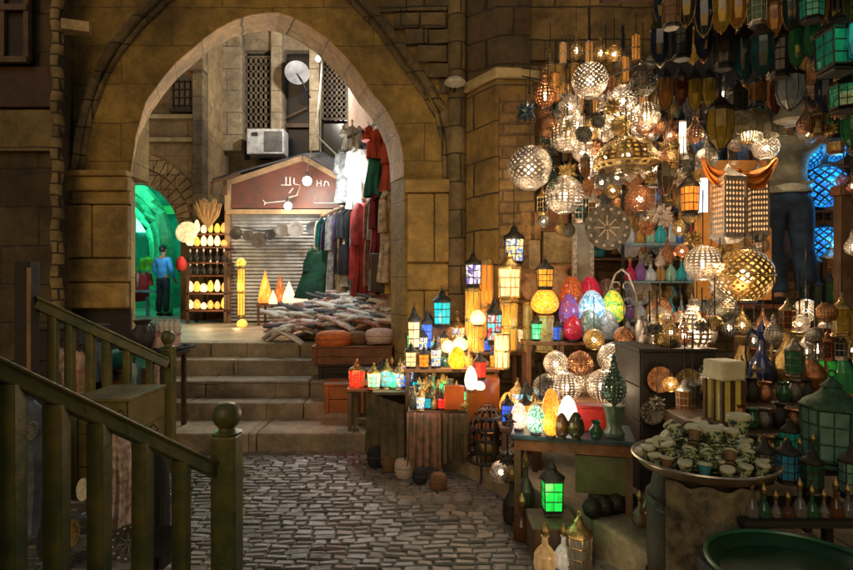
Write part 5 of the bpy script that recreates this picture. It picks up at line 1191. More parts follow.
# ------------------------------------------------------------------ hanging pierced lanterns
plate('large engraved silver tray hanging below the domed lamp', 607, 250, 5.0, 46, PEWTER, name='engraved_tray', hang=.6, tilt=R(84))
B = ball
B('brightest pierced ball lantern hanging at top centre', 590, 98, 4.7, 37, lt=16, hang=.6)
B('wide dull pierced ball lantern hanging at the far left by the brick pier', 530, 190, 4.9, 46, m=SILVER, lit=True, hang=.7, lt=5)
B('pierced ball lantern low at the left above the clay cups', 564, 214, 5.0, 40, lt=9, hang=.5, diamond=False)
dish('wide domed pierced lamp hanging in the middle of the display', 626, 174, 4.5, 64, 40, m=BRASS, lt=9)
drop('dark onion shaped lantern hanging beside the top bright ball', 643, 97, 4.4, 28, 42, m=PEWTER, lit=False)
B('pierced ball lantern right of the top bright one', 622, 116, 4.8, 31, lt=8, hang=.5)
B('small bright pierced ball under the dark onion lantern', 646, 130, 4.7, 29, lt=7, hang=.4, diamond=False)
B('pierced ball lantern right of the domed lamp', 656, 183, 4.7, 33, lt=6, hang=.4)
B('pierced ball lantern left of the domed lamp', 567, 152, 4.95, 36, lt=6, hang=.5, diamond=False)
B('small pierced ball just above the domed lamp', 606, 140, 4.9, 26, lt=6, hang=.4)
B('copper toned pierced ball low right of the engraved tray', 640, 212, 5.0, 28, m=COPPER, lt=3, hang=.4)
B('tiny pierced ball between the top two bright lanterns', 570, 118, 5.1, 24, lt=4, hang=.5)
B('small pierced ball near the dark star at the left', 548, 138, 5.0, 24, lit=False, hang=.5, m=COPPER)
star('silver star lantern hanging left of the onion lantern', 607, 116, 5.0, 26, SILVER)
star('dark bluish star lantern hanging by the corner cornice', 526, 124, 4.9, 24, mat('blued_metal', (.08, .12, .15), .35, .7))
star('brass star lantern hanging right of the domed lamp', 668, 160, 4.9, 24, BRASS)
star('silver star lantern hanging low beside the copper ball', 662, 226, 4.8, 24, SILVER)
drop('silver drop lantern hanging left of the domed lamp', 590, 178, 4.8, 24, 44, lt=4)
drop('small green glass drop hanging over the low left ball', 553, 190, 4.7, 11, 30, m=glass('dark_green_glass', (.03, .12, .06), 0), lit=False, name='glass_drop')
drop('copper drop lantern hanging at the far left top', 545, 108, 5.2, 22, 40, m=COPPER, lt=3)
column('bright white tube lamp between the balls and the dark hangings', 683, 155, 4.6, 8, 34, glass('tube_white_lit', (1, .85, .65), 2.5, .97), lt=8, m=SILVER)
hexl('orange glass lantern with dark roof right of the ball lanterns', 690, 216, 4.4, 20, 48, OR, hang=.4, lt=4, col=(1, .55, .2))
tag(MB().box(X(699, 4.6), X(708, 4.6), 4.6, 4.62, Z(212, 4.6), Z(178, 4.6)).build('white_light_panel', glass('cool_white_lit', (.75, .88, 1), 1.6, 1)), 'narrow cool white light panel left of the silver box lantern', 'light panel')
# centre right: box lanterns, orange backing, big balls
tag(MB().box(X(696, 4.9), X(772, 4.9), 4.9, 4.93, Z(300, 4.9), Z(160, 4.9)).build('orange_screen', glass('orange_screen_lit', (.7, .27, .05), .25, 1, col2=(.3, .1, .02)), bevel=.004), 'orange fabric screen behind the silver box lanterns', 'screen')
x0, x1 = X(702, 4.3), X(775, 4.3); zt_ = Z(158, 4.3); xm = (x0+x1)/2
for a, b_, l in ((x0, xm+.01, 'left'), (xm-.01, x1, 'right')):
    pm_ = cloth_grid(lambda u, v: (a+(b_-a)*u, 4.28+.03*math.sin(v*16+u*3)+.02*math.sin(u*9), zt_+(.08*(1-u) if l == 'right' else .08*u)*-1-.05*math.sin(math.pi*u)-(.03+.13*math.sin(math.pi*u)**.7)*v), 24, 14)
    pm_.v += [(x, y+.006, z) for x, y, z in pm_.v[:24*14]]; pm_.f += [tuple(i_+24*14 for i_ in f) for f in pm_.f[:23*13]]
    tag(pm_.build('orange_swag', mat('orange_swag_cloth', (.75, .27, .05), .8, 0, .3, 5, .3), smooth=True), '%s half of the orange cloth swag above the silver box lanterns' % l, 'cloth')
light(P(737, 300, 3.9), 2.0, (1, .6, .25), .05)
boxl('large square silver box lantern with pierced sides', 728, 244, 4.3, 27, 80, g=glass('amber_inner_glass', (1, .62, .3), .9, 1, col2=(.6, .25, .08)), lt=0, rz=R(8))
boxl('narrow darker box lantern right of the large one', 758, 242, 4.5, 18, 80, m=PEWTER, g=glass('amber_inner_glass', (1, .62, .3), .9, 1, col2=(.6, .25, .08)), lt=0, rz=R(-14))
B('big glowing gold pierced ball beside the jeans', 745, 302, 4.1, 56, m=BRASS, lt=22, hang=.35, diamond=True)
B('silver pierced ball left of the big gold one', 703, 281, 4.2, 37, lt=7, hang=.4, diamond=False)
drop('broad silver drop lantern glowing at its base on the dark crate', 692, 352, 3.95, 40, 58, lt=12, hang=0)
B('small brass pierced ball on the crate edge', 668, 352, 3.9, 20, m=BRASS, hang=0, lit=False)
B('dark pewter pierced ball right of the glowing drop lantern', 722, 322, 4.1, 30, m=PEWTER, hang=.3, lit=False)
star('silver star hanging over the broad drop lantern', 720, 300, 4.25, 26, SILVER, hang=.3)
vase('round dark vase on the tall dark crate', 676, 374, 3.85, 14, 24, PEWTER, z=Z(352, 3.75)+.025)
# pierced balls lying on their shelf
for i, (px, py, w, m_, l_, d) in enumerate(((546, 400, 27, PEWTER, 0, 4.35), (566, 402, 32, SILVER, 1, 4.3), (585, 398, 30, SILVER, 0, 4.5), (603, 402, 34, SILVER, 1, 4.25), (622, 396, 34, SILVER, 0, 4.45), (638, 402, 34, SILVER, 1, 4.25), (556, 376, 26, SILVER, 1, 4.45), (580, 378, 28, COPPER, 0, 4.5), (612, 372, 30, SILVER, 1, 4.45), (636, 370, 28, SILVER, 1, 4.5))):
    B('%s pierced ball, %s' % ({id(SILVER): 'silver', id(PEWTER): 'dark', id(COPPER): 'copper'}[id(m_)], ('at the left end of the ball shelf', 'second at the front of the ball shelf', 'third on the ball shelf beside the tray table lamps', 'fourth at the front of the ball shelf', 'fifth, set back on the ball shelf', 'at the right end of the ball shelf', 'upper left of the heaped balls', 'in the upper heap behind the third ball', 'upper middle of the heaped balls', 'upper right of the heaped balls')[i]), px, py, d, w, m=m_, hang=0, lit=bool(l_), lt=5 if l_ else 0, diamond=i % 2 == 0)
# hanging filler rows of smaller goods
for (nm, py, d, x0, x1, n) in (('top', 88, 5.3, 548, 650, 6), ('second', 200, 5.35, 580, 700, 6), ('third', 236, 5.45, 585, 700, 6), ('right hand', 262, 4.9, 700, 770, 4)):
    for k_ in range(n):
        px = x0+(x1-x0)*(k_+.5)/n+rr.uniform(-3, 3); y_ = py+rr.uniform(-10, 8); kk = rr.randrange(4); lab = '%s from left in the %s row of small hangings' % (ordn[k_], nm); m_ = rr.choice((SILVER, BRASS, COPPER)); mn = {id(SILVER): 'silver', id(BRASS): 'brass', id(COPPER): 'copper'}[id(m_)]
        if kk == 0: B('small %s pierced ball, %s' % (mn, lab), px, y_, d, rr.uniform(16, 24), m=m_, lt=1.5, group='small hangings')
        elif kk == 1: drop('small %s drop lantern, %s' % (mn, lab), px, y_, d, rr.uniform(14, 20), rr.uniform(26, 36), m=m_, lit=k_ % 2 == 0, group='small hangings')
        elif kk == 2: bell('small amber glass lantern, %s' % lab, px, y_, d, 13, rr.uniform(28, 38), glass('amber_plain', (.5, .25, .05), 0), group='small hangings', rim=m_)
        else: plate('small %s tray, %s' % (mn, lab), px, y_, d, 22, m_, group='small hangings', hang=.25)
# ------------------------------------------------------------------ dark upper hangings under the canopy
cols2 = [('yellow', (.3, .19, .02), .04), ('amber', (.26, .1, .02), .05), ('dark blue', (.012, .025, .07), 0), ('smoky', (.05, .05, .045), 0), ('dark teal', (.01, .06, .07), .01), ('green', (.02, .13, .04), .04), ('dark red', (.1, .01, .01), .0)]
def bl2(label, px, py, d, w, h, ci, hang=.3, kind=0, **k):
    n_, c, l_ = cols2[ci]; g_ = glass('hang_'+n_.replace(' ', '_'), c, l_, .92)
    (bell if kind == 0 else hexl)('%s %s' % (n_, label), px, py, d, w, h, g_, hang=hang, **k)
for i, (px, py, d, w, h, ci, kd, l) in enumerate([
    (666, 112, 4.2, 17, 46, 1, 0, 'long glass lantern hanging leftmost under the canopy edge'),
    (681, 108, 4.3, 15, 42, 6, 0, 'long glass lantern beside the leftmost amber one'),
    (695, 114, 4.1, 15, 48, 0, 0, 'long glass lantern hanging left of the wide olive one'),
    (709, 110, 4.2, 15, 44, 0, 0, 'long glass lantern, right one of the narrow pair'),
    (720, 152, 3.9, 30, 58, 0, 0, 'wide olive toned glass lantern hanging lowest of the upper row'),
    (660, 66, 3.9, 20, 50, 2, 0, 'glass lantern at the upper left corner of the canopy'),
    (682, 60, 3.8, 22, 52, 3, 1, 'six sided lantern near the canopy corner'),
    (704, 62, 3.7, 20, 54, 2, 0, 'glass lantern above the yellow pair'),
    (724, 70, 3.6, 22, 60, 3, 1, 'six sided lantern above the wide olive lantern'),
    (744, 84, 3.6, 24, 62, 4, 0, 'glass lantern above the white scarf'),
    (762, 80, 3.4, 24, 60, 4, 0, 'long glass lantern hanging top centre right'),
    (780, 78, 3.5, 22, 62, 2, 1, 'six sided lantern above the smoked glass bell'),
    (797, 70, 3.3, 18, 56, 5, 0, 'long glass lantern left of the green box lantern'),
    (812, 60, 3.2, 18, 50, 5, 0, 'slim glass lantern hanging at the right top'),
    (759, 105, 4.0, 14, 36, 1, 1, 'small lantern with orange glow above the white scarf'),
    (738, 120, 4.2, 18, 44, 3, 1, 'small lantern hanging behind the white scarf'),
    (824, 118, 3.6, 18, 52, 2, 0, 'glass lantern hanging right of the smoked bell'),
    (836, 140, 3.6, 20, 50, 5, 1, 'six sided lantern above the blue ball'),
    (852, 150, 3.5, 22, 48, 5, 0, 'glass lantern at the right edge above the post'),
    (776, 116, 3.9, 12, 44, 6, 0, 'narrow glass lantern hanging beside the smoked bell')]):
    bl2(l, px, py, d, w, h, ci, kind=kd)
bell('large smoked glass bell lantern hanging before the reaching arms', 790, 112, 3.6, 30, 50, glass('smoke_glass_pale', (.32, .34, .3), .03, .9), hang=.3)
tag(garment('white lace scarf hanging between the dark upper lanterns', P(752, 108, 4.1), .3, .2, mat('white_lace', (.62, .6, .5), .8, 0, .3, 40, .3, col2=(.2, .18, .12)), name='lace_scarf', cat='scarf', sleeves=False, flare=.4), None)
r_ = thing('white_cap_shade', 'white ribbed lamp shade hanging above the grey shirt', 'lamp shade', P(790, 124, 4.0)); q = MB(); q.lathe([(.10, 0), (.12, .02), (.11, .1), (.08, .12)], 18); q.build('shade', mat('white_shade', (.62, .58, .48), .7), r_, smooth=True); q = MB(); q.tube([(0, 0, .12), (0, 0, .6)], .004, 5); q.build('cord', WIRE, r_)
GL = glass('green_glass_lit', (.015, .26, .15), .14, .9); 
hexl('large square green glass lantern at the top right corner', 838, 74, 3.0, 46, 66, GL, hang=.3, lt=1.5, col=(.1, 1, .5), n=4)
bell('teal glass lantern cut by the right edge at the top', 862, 66, 2.9, 30, 60, glass('teal_glass_lit', (.03, .3, .3), .25, .9), hang=.4)
hexl('green many paned lantern just below the square one', 846, 112, 3.2, 34, 42, glass('dim_green_mosaic', (.05, .35, .15), .2, .95, 8), hang=.2)
hexl('small green lantern hanging highest at the right', 812, 22, 3.1, 26, 36, GL, hang=.2)
# blue corner
BLU = glass('blue_mosaic_lit', (.02, .4, .9), 1.0, .97, 20, col2=(.01, .12, .5))
def litball(label, px, py, d, w, g, lt, col, hang=.4):
    r = root('mosaic_ball_lamp', label, 'lamp', px, py, d, w, w, hang=hang, lt=lt, col=col)
    part('globe', 'mb', lambda q: q.lathe(circ(.48, 14, .02, .94), 20), g, r); part('pierced_cover', 'mb', lambda q: q.lattice(ballprof(.5, .48, 13, .1), 13, .7, True), IRON, r, False); part('cap', 'mb', lambda q: q.lathe([(.18, .88), (.2, .93), (.05, 1)], 12), IRON, r)
litball('glowing blue mosaic ball lamp right of the grey shirt', 825, 208, 5.1, 44, BLU, 14, (.1, .5, 1))
litball('second glowing blue mosaic ball lamp below by the jeans', 824, 262, 5.2, 38, BLU, 10, (.1, .5, 1))
litball('small blue mosaic ball lamp above the big blue one', 834, 162, 5.2, 24, BLU, 5, (.1, .5, 1))
litball('small dim blue ball lamp left of the reaching person', 765, 200, 5.3, 24, BLU, 4, (.1, .5, 1))
litball('blue mosaic ball lamp hanging left of the dark right post', 808, 170, 5.3, 26, BLU, 4, (.1, .5, 1))
pt = thing('right_display_post', 'dark carved wooden post at the right of the jeans', 'post', (X(843, 4.3), 4.3, .2)); q = MB(); q.box(-.045, .045, -.04, .04, 0, Z(188, 4.3)-.2); q.build('shaft', WOOD, pt, bevel=.006)
q = MB(); q.box(-.06, .06, -.055, .055, Z(196, 4.3)-.2, Z(186, 4.3)-.2+.001); q.build('capital', WOODR, pt, bevel=.006)
for i, (px, py, w, h, ci) in enumerate(((818, 305, 14, 30, 4), (830, 305, 13, 36, 5), (844, 305, 15, 30, 5), (806, 305, 12, 28, 4))): bl2('standing bottle lantern on the high plank, %s from the person' % ordn[(1, 2, 3, 0)[i]], px, py, 4.75, w, h, ci, hang=0, kind=1)
# ------------------------------------------------------------------ jug shelf
jug('dark blue jug with tall looping handle on the jug shelf', 762, 397, 3.9, 34, 80, glass('dark_blue_enamel', (.02, .03, .10), 0, 1), spout=False)
jug('tall brass jug with slim spout on the jug shelf', 788, 397, 3.85, 38, 92, BRASS, rz=R(180))
jug('bronze coffee pot standing at the shelf front right', 812, 397, 3.9, 32, 66, COPPER)
bottle('tall bright green glass bottle on the jug shelf', 822, 397, 4.05, 26, 96, glass('bright_green_glass', (.04, .45, .05), .2, .9), name='glass_bottle')
bottle('shorter green glass bottle at the right of the jug shelf', 842, 397, 4.0, 22, 74, glass('green_bottle_glass', (.03, .22, .07), .05, .9), name='glass_bottle')
bottle('dark blue glass bottle at the right edge of the jug shelf', 856, 397, 4.0, 18, 86, glass('hang_dark_blue', (.03, .06, .14), 0), name='glass_bottle')
# cream candle lantern
c_ = thing('candle_lantern', 'square candle lantern with cream block top and yellow panes on the brown crate', 'lantern', (X(731, 3.05), 3.12, Z(428, 3.1)+.024), R(12))
q = MB(); q.box(-.075, .075, -.075, .075, .24, .345); q.build('block_top', mat('cream_wax', (.72, .66, .45), .6, 0, .15, 8, .2), c_, bevel=.01)
q = MB()
for a in (-.065, 0, .065):
    for b_ in (-.065, .065): q.box(a-.009, a+.009, b_-.009, b_+.009, .02, .238)
for a in (-.065, .065): q.box(a-.008, a+.008, -.01, .01, .02, .238)
q.box(-.08, .08, -.08, .08, 0, .02); q.build('frame', WOOD, c_)
q = MB(); q.box(-.058, .058, -.058, .058, .021, .235); q.build('panes', glass('old_yellow_pane', (.55, .4, .06), .12, 1), c_)
# cluster of dark pots
rr = random.Random(8)
for i in range(16):
    px = 742+(i % 6)*13+rr.uniform(-3, 3); d = 3.3-.22*(i//6); zz = .69+.18*(2-i//6)
    m_ = (PEWTER, IRON, COPPER, DG[0])[i % 4]; mn = ('pewter', 'iron', 'copper', 'green glass')[i % 4]
    vase('%s pot, %s from left in the %s row of dark pots' % (mn, ordn[i % 6], ('rear', 'middle', 'front')[i//6]), px, 0, d, 15, rr.uniform(18, 26), m_, group='dark pots at the lower right', name='dark_pot', cat='pot', z=Z(470, 2.7)+.001+(.2, .1, 0)[i//6])
for i, (zz, d) in enumerate(((.2, 3.2), (.1, 2.98))):
    tag(MB().box(X(736, d), X(822, d), d-.08+.0, d+.12, Z(470, 2.7)+.0015, Z(470, 2.7)+zz).build('wooden_step', WOOD, bevel=.004), '%s wooden display step under the dark pots' % ('taller rear', 'lower front')[i], 'step')
hexl('big pale green six sided metal lantern at the lower right', 832, 478, 2.75, 62, 96, glass('milky_green_glass', (.13, .24, .17), .04, .97, rough=.2, col2=(.05, .12, .08)), m=mat('green_patina', (.05, .13, .08), .5, .5, .3, 12, .3), z=Z(470, 2.7)+.001)
hexl('small glass lantern with milky panes at the right edge', 852, 508, 2.5, 26, 60, glass('milky_green_glass', (.13, .24, .17), .04, .97, rough=.2, col2=(.05, .12, .08)), z=Z(470, 2.7)-.06)
for i, (px, py, d, w, h, m_, l) in enumerate([
    (790, 470, 2.85, 20, 46, GL, 'small green glass lamp before the big pale green lantern'),
    (788, 500, 2.6, 26, 48, glass('teal_blue_glass', (.02, .2, .3), .06), 'bright teal glass lantern on the bench front'),
    (765, 505, 2.6, 22, 50, DG[4], 'smoky glass lantern left of the teal one on the bench front'),
    (812, 508, 2.5, 24, 46, DG[0], 'dark green glass lantern right of the teal one')]):
    hexl(l, px, py, d, w, h, m_, z=Z(470, 2.7)+.001 if i == 0 else .665)
shelf('low front plank of the lower right bench', 745, 880, 522, 2.38, .3, BLACK, zlo=.2)
for i in range(9):
    px = 752+i*12; i2 = i % 4
    bottle('%s bottle, %s from the left on the low front plank' % (('smoky', 'dark green', 'pewter', 'brown')[i2], ordn[i]), px, 522, 2.45, 15, rr.uniform(30, 46), (DG[4], DG[0], PEWTER, DG[1])[i2], group='bottles on the low front plank', name='glass_bottle')
# ------------------------------------------------------------------ round tray heaped with little drums on a barrel
DB = 2.72; cx, cy_ = X(704, DB), DB; ztr = Z(484, DB-.3)
br_ = thing('barrel', 'dark barrel wrapped in figured cloth under the tray of drums', 'barrel', (cx, cy_, 0))
q = MB(); q.lathe([(.2, 0), (.24, .08), (.26, .3), (.255, .5), (.22, ztr-.03)], 24); q.build('body', BLACK, br_, smooth=True)
for z in (.12, .52): q = MB(); q.lathe([(.262, z), (.266, z+.02), (.262, z+.04)], 24); q.build('hoop', IRON, br_, smooth=True)
q = MB(); n = 22
for sd2 in (0, 1):
    for j in range(8):
        for i in range(n):
            t = R(-150+100*i/(n-1)); rr_ = .272+.006*sd2+.006*math.sin(i*1.7); q.v.append((rr_*math.cos(t), rr_*math.sin(t), .25+(ztr-.29)*j/7+.01*math.sin(i)))
for sd2 in (0, 1):
    for j in range(7):
        for i in range(n-1): b_ = sd2*8*n; q.f.append((b_+j*n+i, b_+j*n+i+1, b_+(j+1)*n+i+1, b_+(j+1)*n+i))
q.build('cloth_wrap', mat('barrel_cloth', (.22, .19, .11), .85, 0, .4, 12, .3, col2=(.03, .03, .025)), br_, smooth=True)
tr = thing('big_round_tray', 'wide pale rimmed metal tray resting on the barrel', 'tray', (cx, cy_, ztr-.025)); q = MB(); q.lathe([(0, 0), (.24, .0), (.285, .02), (.315, .05), (.325, .05), (.29, .008), (.24, -.012), (0, -.012)], 40); q.build('pan', mat('tray_metal', (.45, .38, .28), .35, .8, .2, 10, .2), tr, smooth=True)
q = MB(); q.tube([(.322*math.cos(t), .322*math.sin(t), .052) for t in [math.pi*i/24 for i in range(48)]], .007, 6, True); q.build('rim', mat('tray_rim', (.6, .52, .4), .3, .8), tr, smooth=True)
PT = mat('pale_green_drum_body', (.42, .48, .28), .6, 0, .3, 6, .3, col2=(.02, .05, .025), thr=(.46, .54)); PT2 = mat('teal_drum_body', (.03, .3, .36), .5, 0, .3, 90, col2=(.02, .06, .08)); PT3 = mat('brown_drum_body', (.2, .12, .06), .6, 0, .3, 20); HD = mat('drum_skin_pale', (.6, .62, .44), .6, 0, .15, 40, col2=(.34, .36, .24))
rr = random.Random(17); k_ = 0
def dlab(c): return '%s little drum with a pale skin in the heap on the wide tray' % c, 'drums heaped on the wide tray'
for ring, (rad_, n, zz) in enumerate(((.25, 19, 0), (.18, 14, .0), (.11, 8, .0), (.20, 15, .058), (.12, 9, .065), (.04, 3, .06), (.12, 8, .12), (.04, 3, .125))):
    for i in range(n):
        t = 2*math.pi*(i+.5*(ring % 2))/n+rr.uniform(-.06, .06); ci = rr.choice((0, 0, 0, 0, 2, 1)); m_ = (PT, PT2, PT3)[ci]
        l, g_ = dlab(('pale green', 'teal', 'brown')[ci]); d = cy_+rad_*math.sin(t)
        o = pot(l, 426.5, 0, DB, 13.5, rr.uniform(13, 17), m_, HD, group=g_, z=0, name='little_drum')
        o.location = (cx+rad_*math.cos(t), d, ztr-.014+zz); o.rotation_euler = (rr.uniform(-.9, .9) if zz else rr.uniform(-.2, .2), rr.uniform(-.9, .9) if zz else rr.uniform(-.15, .15), rr.uniform(0, 6))
pot('tall pale green drum standing at the top of the heap', cx and 739, 0, 2.78, 23, 30, PT, HD, z=ztr+.07); 
pot('pale green drum standing beside the tallest one in the heap', 717, 0, 2.7, 20, 22, PT, HD, z=ztr+.07)
q = thing('wire_basket', 'small dark wire basket standing among the drums', 'basket', (X(690, 2.75), 2.75, ztr+.07)); b_ = MB(); b_.lattice([(.03, 0), (.045, .02), (.05, .045), (.045, .07)], 12, .75); b_.build('bowl', IRON, q); b_ = MB(); b_.tube([(.045*math.cos(t), 0, .07+.045*math.sin(t)) for t in [math.pi*i/10 for i in range(11)]], .004, 5); b_.build('handle', IRON, q)
# green basin lower right
bs = thing('green_basin', 'large shallow dark green basin in the bottom right corner', 'basin', (X(797, 2.05), 2.05, .5)); q = MB(); q.lathe([(.2, 0), (.26, .01), (.30, .055), (.292, .055), (.25, .02), (.1, .03), (0, .035)], 40); q.build('bowl', mat('green_enamel', (.01, .05, .02), .35, 0, .2, 6), bs, smooth=True)
q = MB(); q.tube([(.295*math.cos(t), .295*math.sin(t), .057) for t in [math.pi*i/24 for i in range(48)]], .009, 6, True); q.build('rim', mat('green_enamel_rim', (.02, .13, .05), .3), bs, smooth=True)
tag(MB().box(X(730, 2.0), X(860, 2.0), 1.85, 2.25, .19, .498).build('wooden_block', BLACK, bevel=.01), 'black wooden block under the green basin', 'block')
# ------------------------------------------------------------------ small table with glowing eggs
T = thing('small_table', 'small table with dark blue top standing on the cobbles', 'table', (X(572, 3.6), 3.6, 0), R(-14)); zt = Z(438, 3.45)
q = MB(); q.box(-.37, .37, -.16, .26, zt-.03, zt); q.build('tabletop', mat('dark_blue_top', (.03, .07, .10), .35, 0, .3, 6, .2), T, bevel=.005)
q = MB(); q.box(-.35, .35, -.14, .24, zt-.10, zt-.031); q.build('apron', WOODR, T)
for a in (-.33, .33):
    for b_ in (-.12, .22): q = MB(); q.box(a-.02, a+.02, b_-.02, b_+.02, 0 if a < 0 or b_ < 0 else .2, zt-.101); q.build('leg', WOOD, T)
q = MB(); q.box(.02, .31, -.12, -.10, zt-.34, zt-.11); q.build('green_side_panel', mat('green_panel_paint', (.08, .085, .03), .6, 0, .3, 5), T)
E = lambda l, px, d, w, h, n, c, c2, lit, lt=0, col=(1, .8, .6): egg(l, px, 0, d, w, h, glass('tegg_'+n, c, lit, .98, 16, col2=c2), z=zt+.002, lt=lt*.5, col=col)
E('glowing white pink egg lamp at the left end of the small table', 519, 3.62, 16, 28, 'wp', (1, .75, .6), (.8, .4, .3), .9, 3)
E('glowing green and white egg lamp second on the small table', 536, 3.52, 18, 30, 'gw', (.75, .9, .7), (.01, .3, .2), .8, 2, (.7, 1, .8))
E('glowing yellow orange egg lamp at the front of the small table', 551, 3.45, 15, 30, 'yo', (1, .55, .05), (.9, .28, .02), .9, 3, (1, .65, .2))
E('glowing orange egg lamp behind the yellow one on the small table', 551, 3.68, 17, 40, 'or', (1, .38, .03), (.8, .2, .02), .9)
E('brightest white egg lamp at the back of the small table', 568, 3.62, 18, 35, 'wh', (1, .95, .85), (.9, .8, .65), 1.5, 5)
E('dark brown egg lamp at the front of the small table', 562, 3.42, 14, 26, 'db', (.16, .08, .04), (.06, .03, .02), 0)
E('dark olive egg lamp right of the brown one', 576, 3.40, 16, 28, 'do', (.08, .09, .04), (.03, .03, .02), 0)
rb = thing('red_patterned_box', 'red patterned box at the back right of the small table', 'box', (X(592, 3.6), 3.66, zt+.002), R(-12)); q = MB(); q.box(-.12, .12, -.06, .06, 0, .14); q.build('body', mat('red_patterned', (.7, .03, .02), .6, 0, .3, 24, .2, col2=(.45, .02, .02)), rb, bevel=.004); q = MB(); q.box(-.124, .124, -.064, .064, .141, .16); q.build('lid', mat('red_lid', (.55, .03, .02), .5), rb, bevel=.004)
tag(drop('green ribbed spire ornament on a round pillar of the small table', 614, 418, 3.5, 26, 54, m=mat('green_bronze', (.06, .14, .1), .4, .6, .3, 12, .2), hang=0, lit=False, name='spire_ornament', cat='ornament', z=zt+.19), None)
q = MB(); q.lathe([(.06, 0), (.065, .02), (.045, .05), (.05, .12), (.065, .17), (.07, .188)], 14, (X(614, 3.5), 3.5, zt+.002)); tag(q.build('round_pillar', mat('green_glaze', (.12, .2, .13), .3, 0, .3, 8), smooth=True), 'green glazed round pillar under the spire ornament', 'pillar')
vase('little dark green jar by the pillar on the small table', 596, 0, 3.42, 14, 18, DG[0], name='jar', cat='jar', z=zt+.002)
# under the small table
hexl('bright green and white lit lantern in front of the small table', 552, 512, 3.4, 30, 56, glass('vivid_green_lit', (.02, .7, .08), .8, .95), lt=1.6, col=(.5, 1, .5), n=4, z=.2)
tag(MB().box(X(530, 3.3), X(578, 3.3), 3.2, 3.5, .0, .198).build('wooden_block', WOOD, bevel=.01), 'brown wooden block under the green lit lantern', 'block')
for i, (px, d, w, h, m_, l, z_) in enumerate([
    (545, 3.12, 24, 50, glass('amber_jar_glass', (.5, .3, .12), .35, .85), 'large pale amber glass jar before the green lantern', 0),
    (564, 3.15, 20, 46, glass('clear_jar_glass', (.6, .55, .45), .3, .85), 'clear glass jar right of the amber jar', 0),
    (522, 3.5, 20, 48, DG[1], 'dark brown jar at the left foot of the small table', 0),
    (512, 3.75, 20, 60, IRON, 'black iron jar left of the small table', .0), (526, 3.7, 18, 62, PEWTER, 'tall pewter jar beside the left table leg', .1)]):
    bottle(l, px, 0, d, w, h, m_, name='jar', cat='jar', z=z_)
hexl('dark brass glass lantern on the cobbles right of the jars', 579, 0, 3.1, 30, 62, DG[4], m=BRASS, z=0, lt=2)
for i, (px, d) in enumerate(((592, 3.35), (604, 3.38), (616, 3.42), (628, 3.45), (598, 3.5), (612, 3.55))):
    ball('black iron ball basket, %s beneath the green side panel' % ordn[i], px, 0, d, 20, IRON, hang=0, lit=False, z=.2, group='iron balls beneath the small table')
for i, (px, py) in enumerate(((511, 430), (519, 452), (507, 468))):
    star('dark metal star hanging at the left of the small table, %s from the top' % ordn[i], px, py, 3.62, 20, IRON, hang=.1)
# lamp on the arch corner and wires
lampc = thing('mushroom_wall_lamp', 'small white mushroom lamp fixed to the corner shaft of the archway', 'lamp', P(455, 82, 6.0)); q = MB(); q.lathe([(.02, -.06), (.11, -.02), (.115, 0), (.08, .035), (0, .05)], 16); q.build('shade', mat('white_shade', (.62, .58, .48), .7), lampc, smooth=True); q = MB(); q.tube([(0, 0, -.05), (0, .16, -.09)], .015, 6); q.build('arm', IRON, lampc)
for i, (a, b_) in enumerate(((P(522, 76, 5.5), P(645, 62, 5.0)), (P(645, 62, 5.0), P(735, 10, 4.0)), (P(522, 68, 5.6), P(640, 40, 5.2)))):
    q = MB(); m_ = (a+b_)/2-Vector((0, 0, .12)); q.tube([a, a.lerp(m_, .5)-Vector((0, 0, .03)), m_, b_.lerp(m_, .5)-Vector((0, 0, .03)), b_], .008, 5); tag(q.build('overhead_wire', WIRE), ('lower wire from the corner cornice to the canopy', 'wire rising under the canopy towards the right', 'upper wire from the corner cornice to the shop')[i], 'wire')

# ------------------------------------------------------------------ denser hangings
def hang_row(nm, py, d, x0, x1, n, kinds, seed, jy=10, lt=1.2, wr=(16, 26), grp='small hangings'):
    rr = random.Random(seed); ms = {'silver': SILVER, 'brass': BRASS, 'copper': COPPER, 'pewter': PEWTER}
    for k_ in range(n):
        px = x0+(x1-x0)*(k_+.5)/n+rr.uniform(-3, 3); y_ = py+rr.uniform(-jy, jy); kk = rr.choice(kinds); mn = rr.choice(list(ms)); m_ = ms[mn]; w = rr.uniform(*wr)
        lab = '%s from left in the %s' % (ordn[k_], nm); lit = rr.random() < .6; px = max(px, 542)
        if kk == 'ball': ball('%s pierced ball, %s' % (mn, lab), px, y_, d, w, m=m_, lt=lt if lit else 0, lit=lit, group=grp, diamond=rr.random() < .6)
        elif kk == 'drop': drop('%s pierced drop lantern, %s' % (mn, lab), px, y_, d, w*.85, w*1.5, m=m_, lit=lit, group=grp)
        elif kk == 'star': star('%s star lantern, %s' % (mn, lab), px, y_, d, w, m_, group=grp)
        elif kk == 'plate': plate('%s tray, %s' % (mn, lab), px, y_, d, w*1.1, m_, group=grp, hang=.25)
        elif kk == 'col': column('%s column lantern, %s' % (mn, lab), px, y_, d, w*.5, w*1.5, glass('amber_dim_lit', (.7, .3, .06), .3), m=m_, group=grp, hang=.2)
        elif kk in ('hex', 'bell'):
            ci = rr.randrange(7); n_, c, l_ = cols2[ci]; g_ = glass('hang_'+n_.replace(' ', '_'), c, l_, .92)
            if kk == 'hex': hexl('%s glass panel lantern, %s' % (n_, lab), px, y_, d, w*.95, w*2.0, g_, m=m_, hang=.25, group=grp)
            else: bell('%s long glass lantern, %s' % (n_, lab), px, y_, d, w*.8, w*2.1, g_, rim=m_, hang=.25, group=grp)
hang_row('row just under the upper wall', 84, 5.45, 545, 655, 8, ('ball', 'drop', 'star', 'plate'), 51)
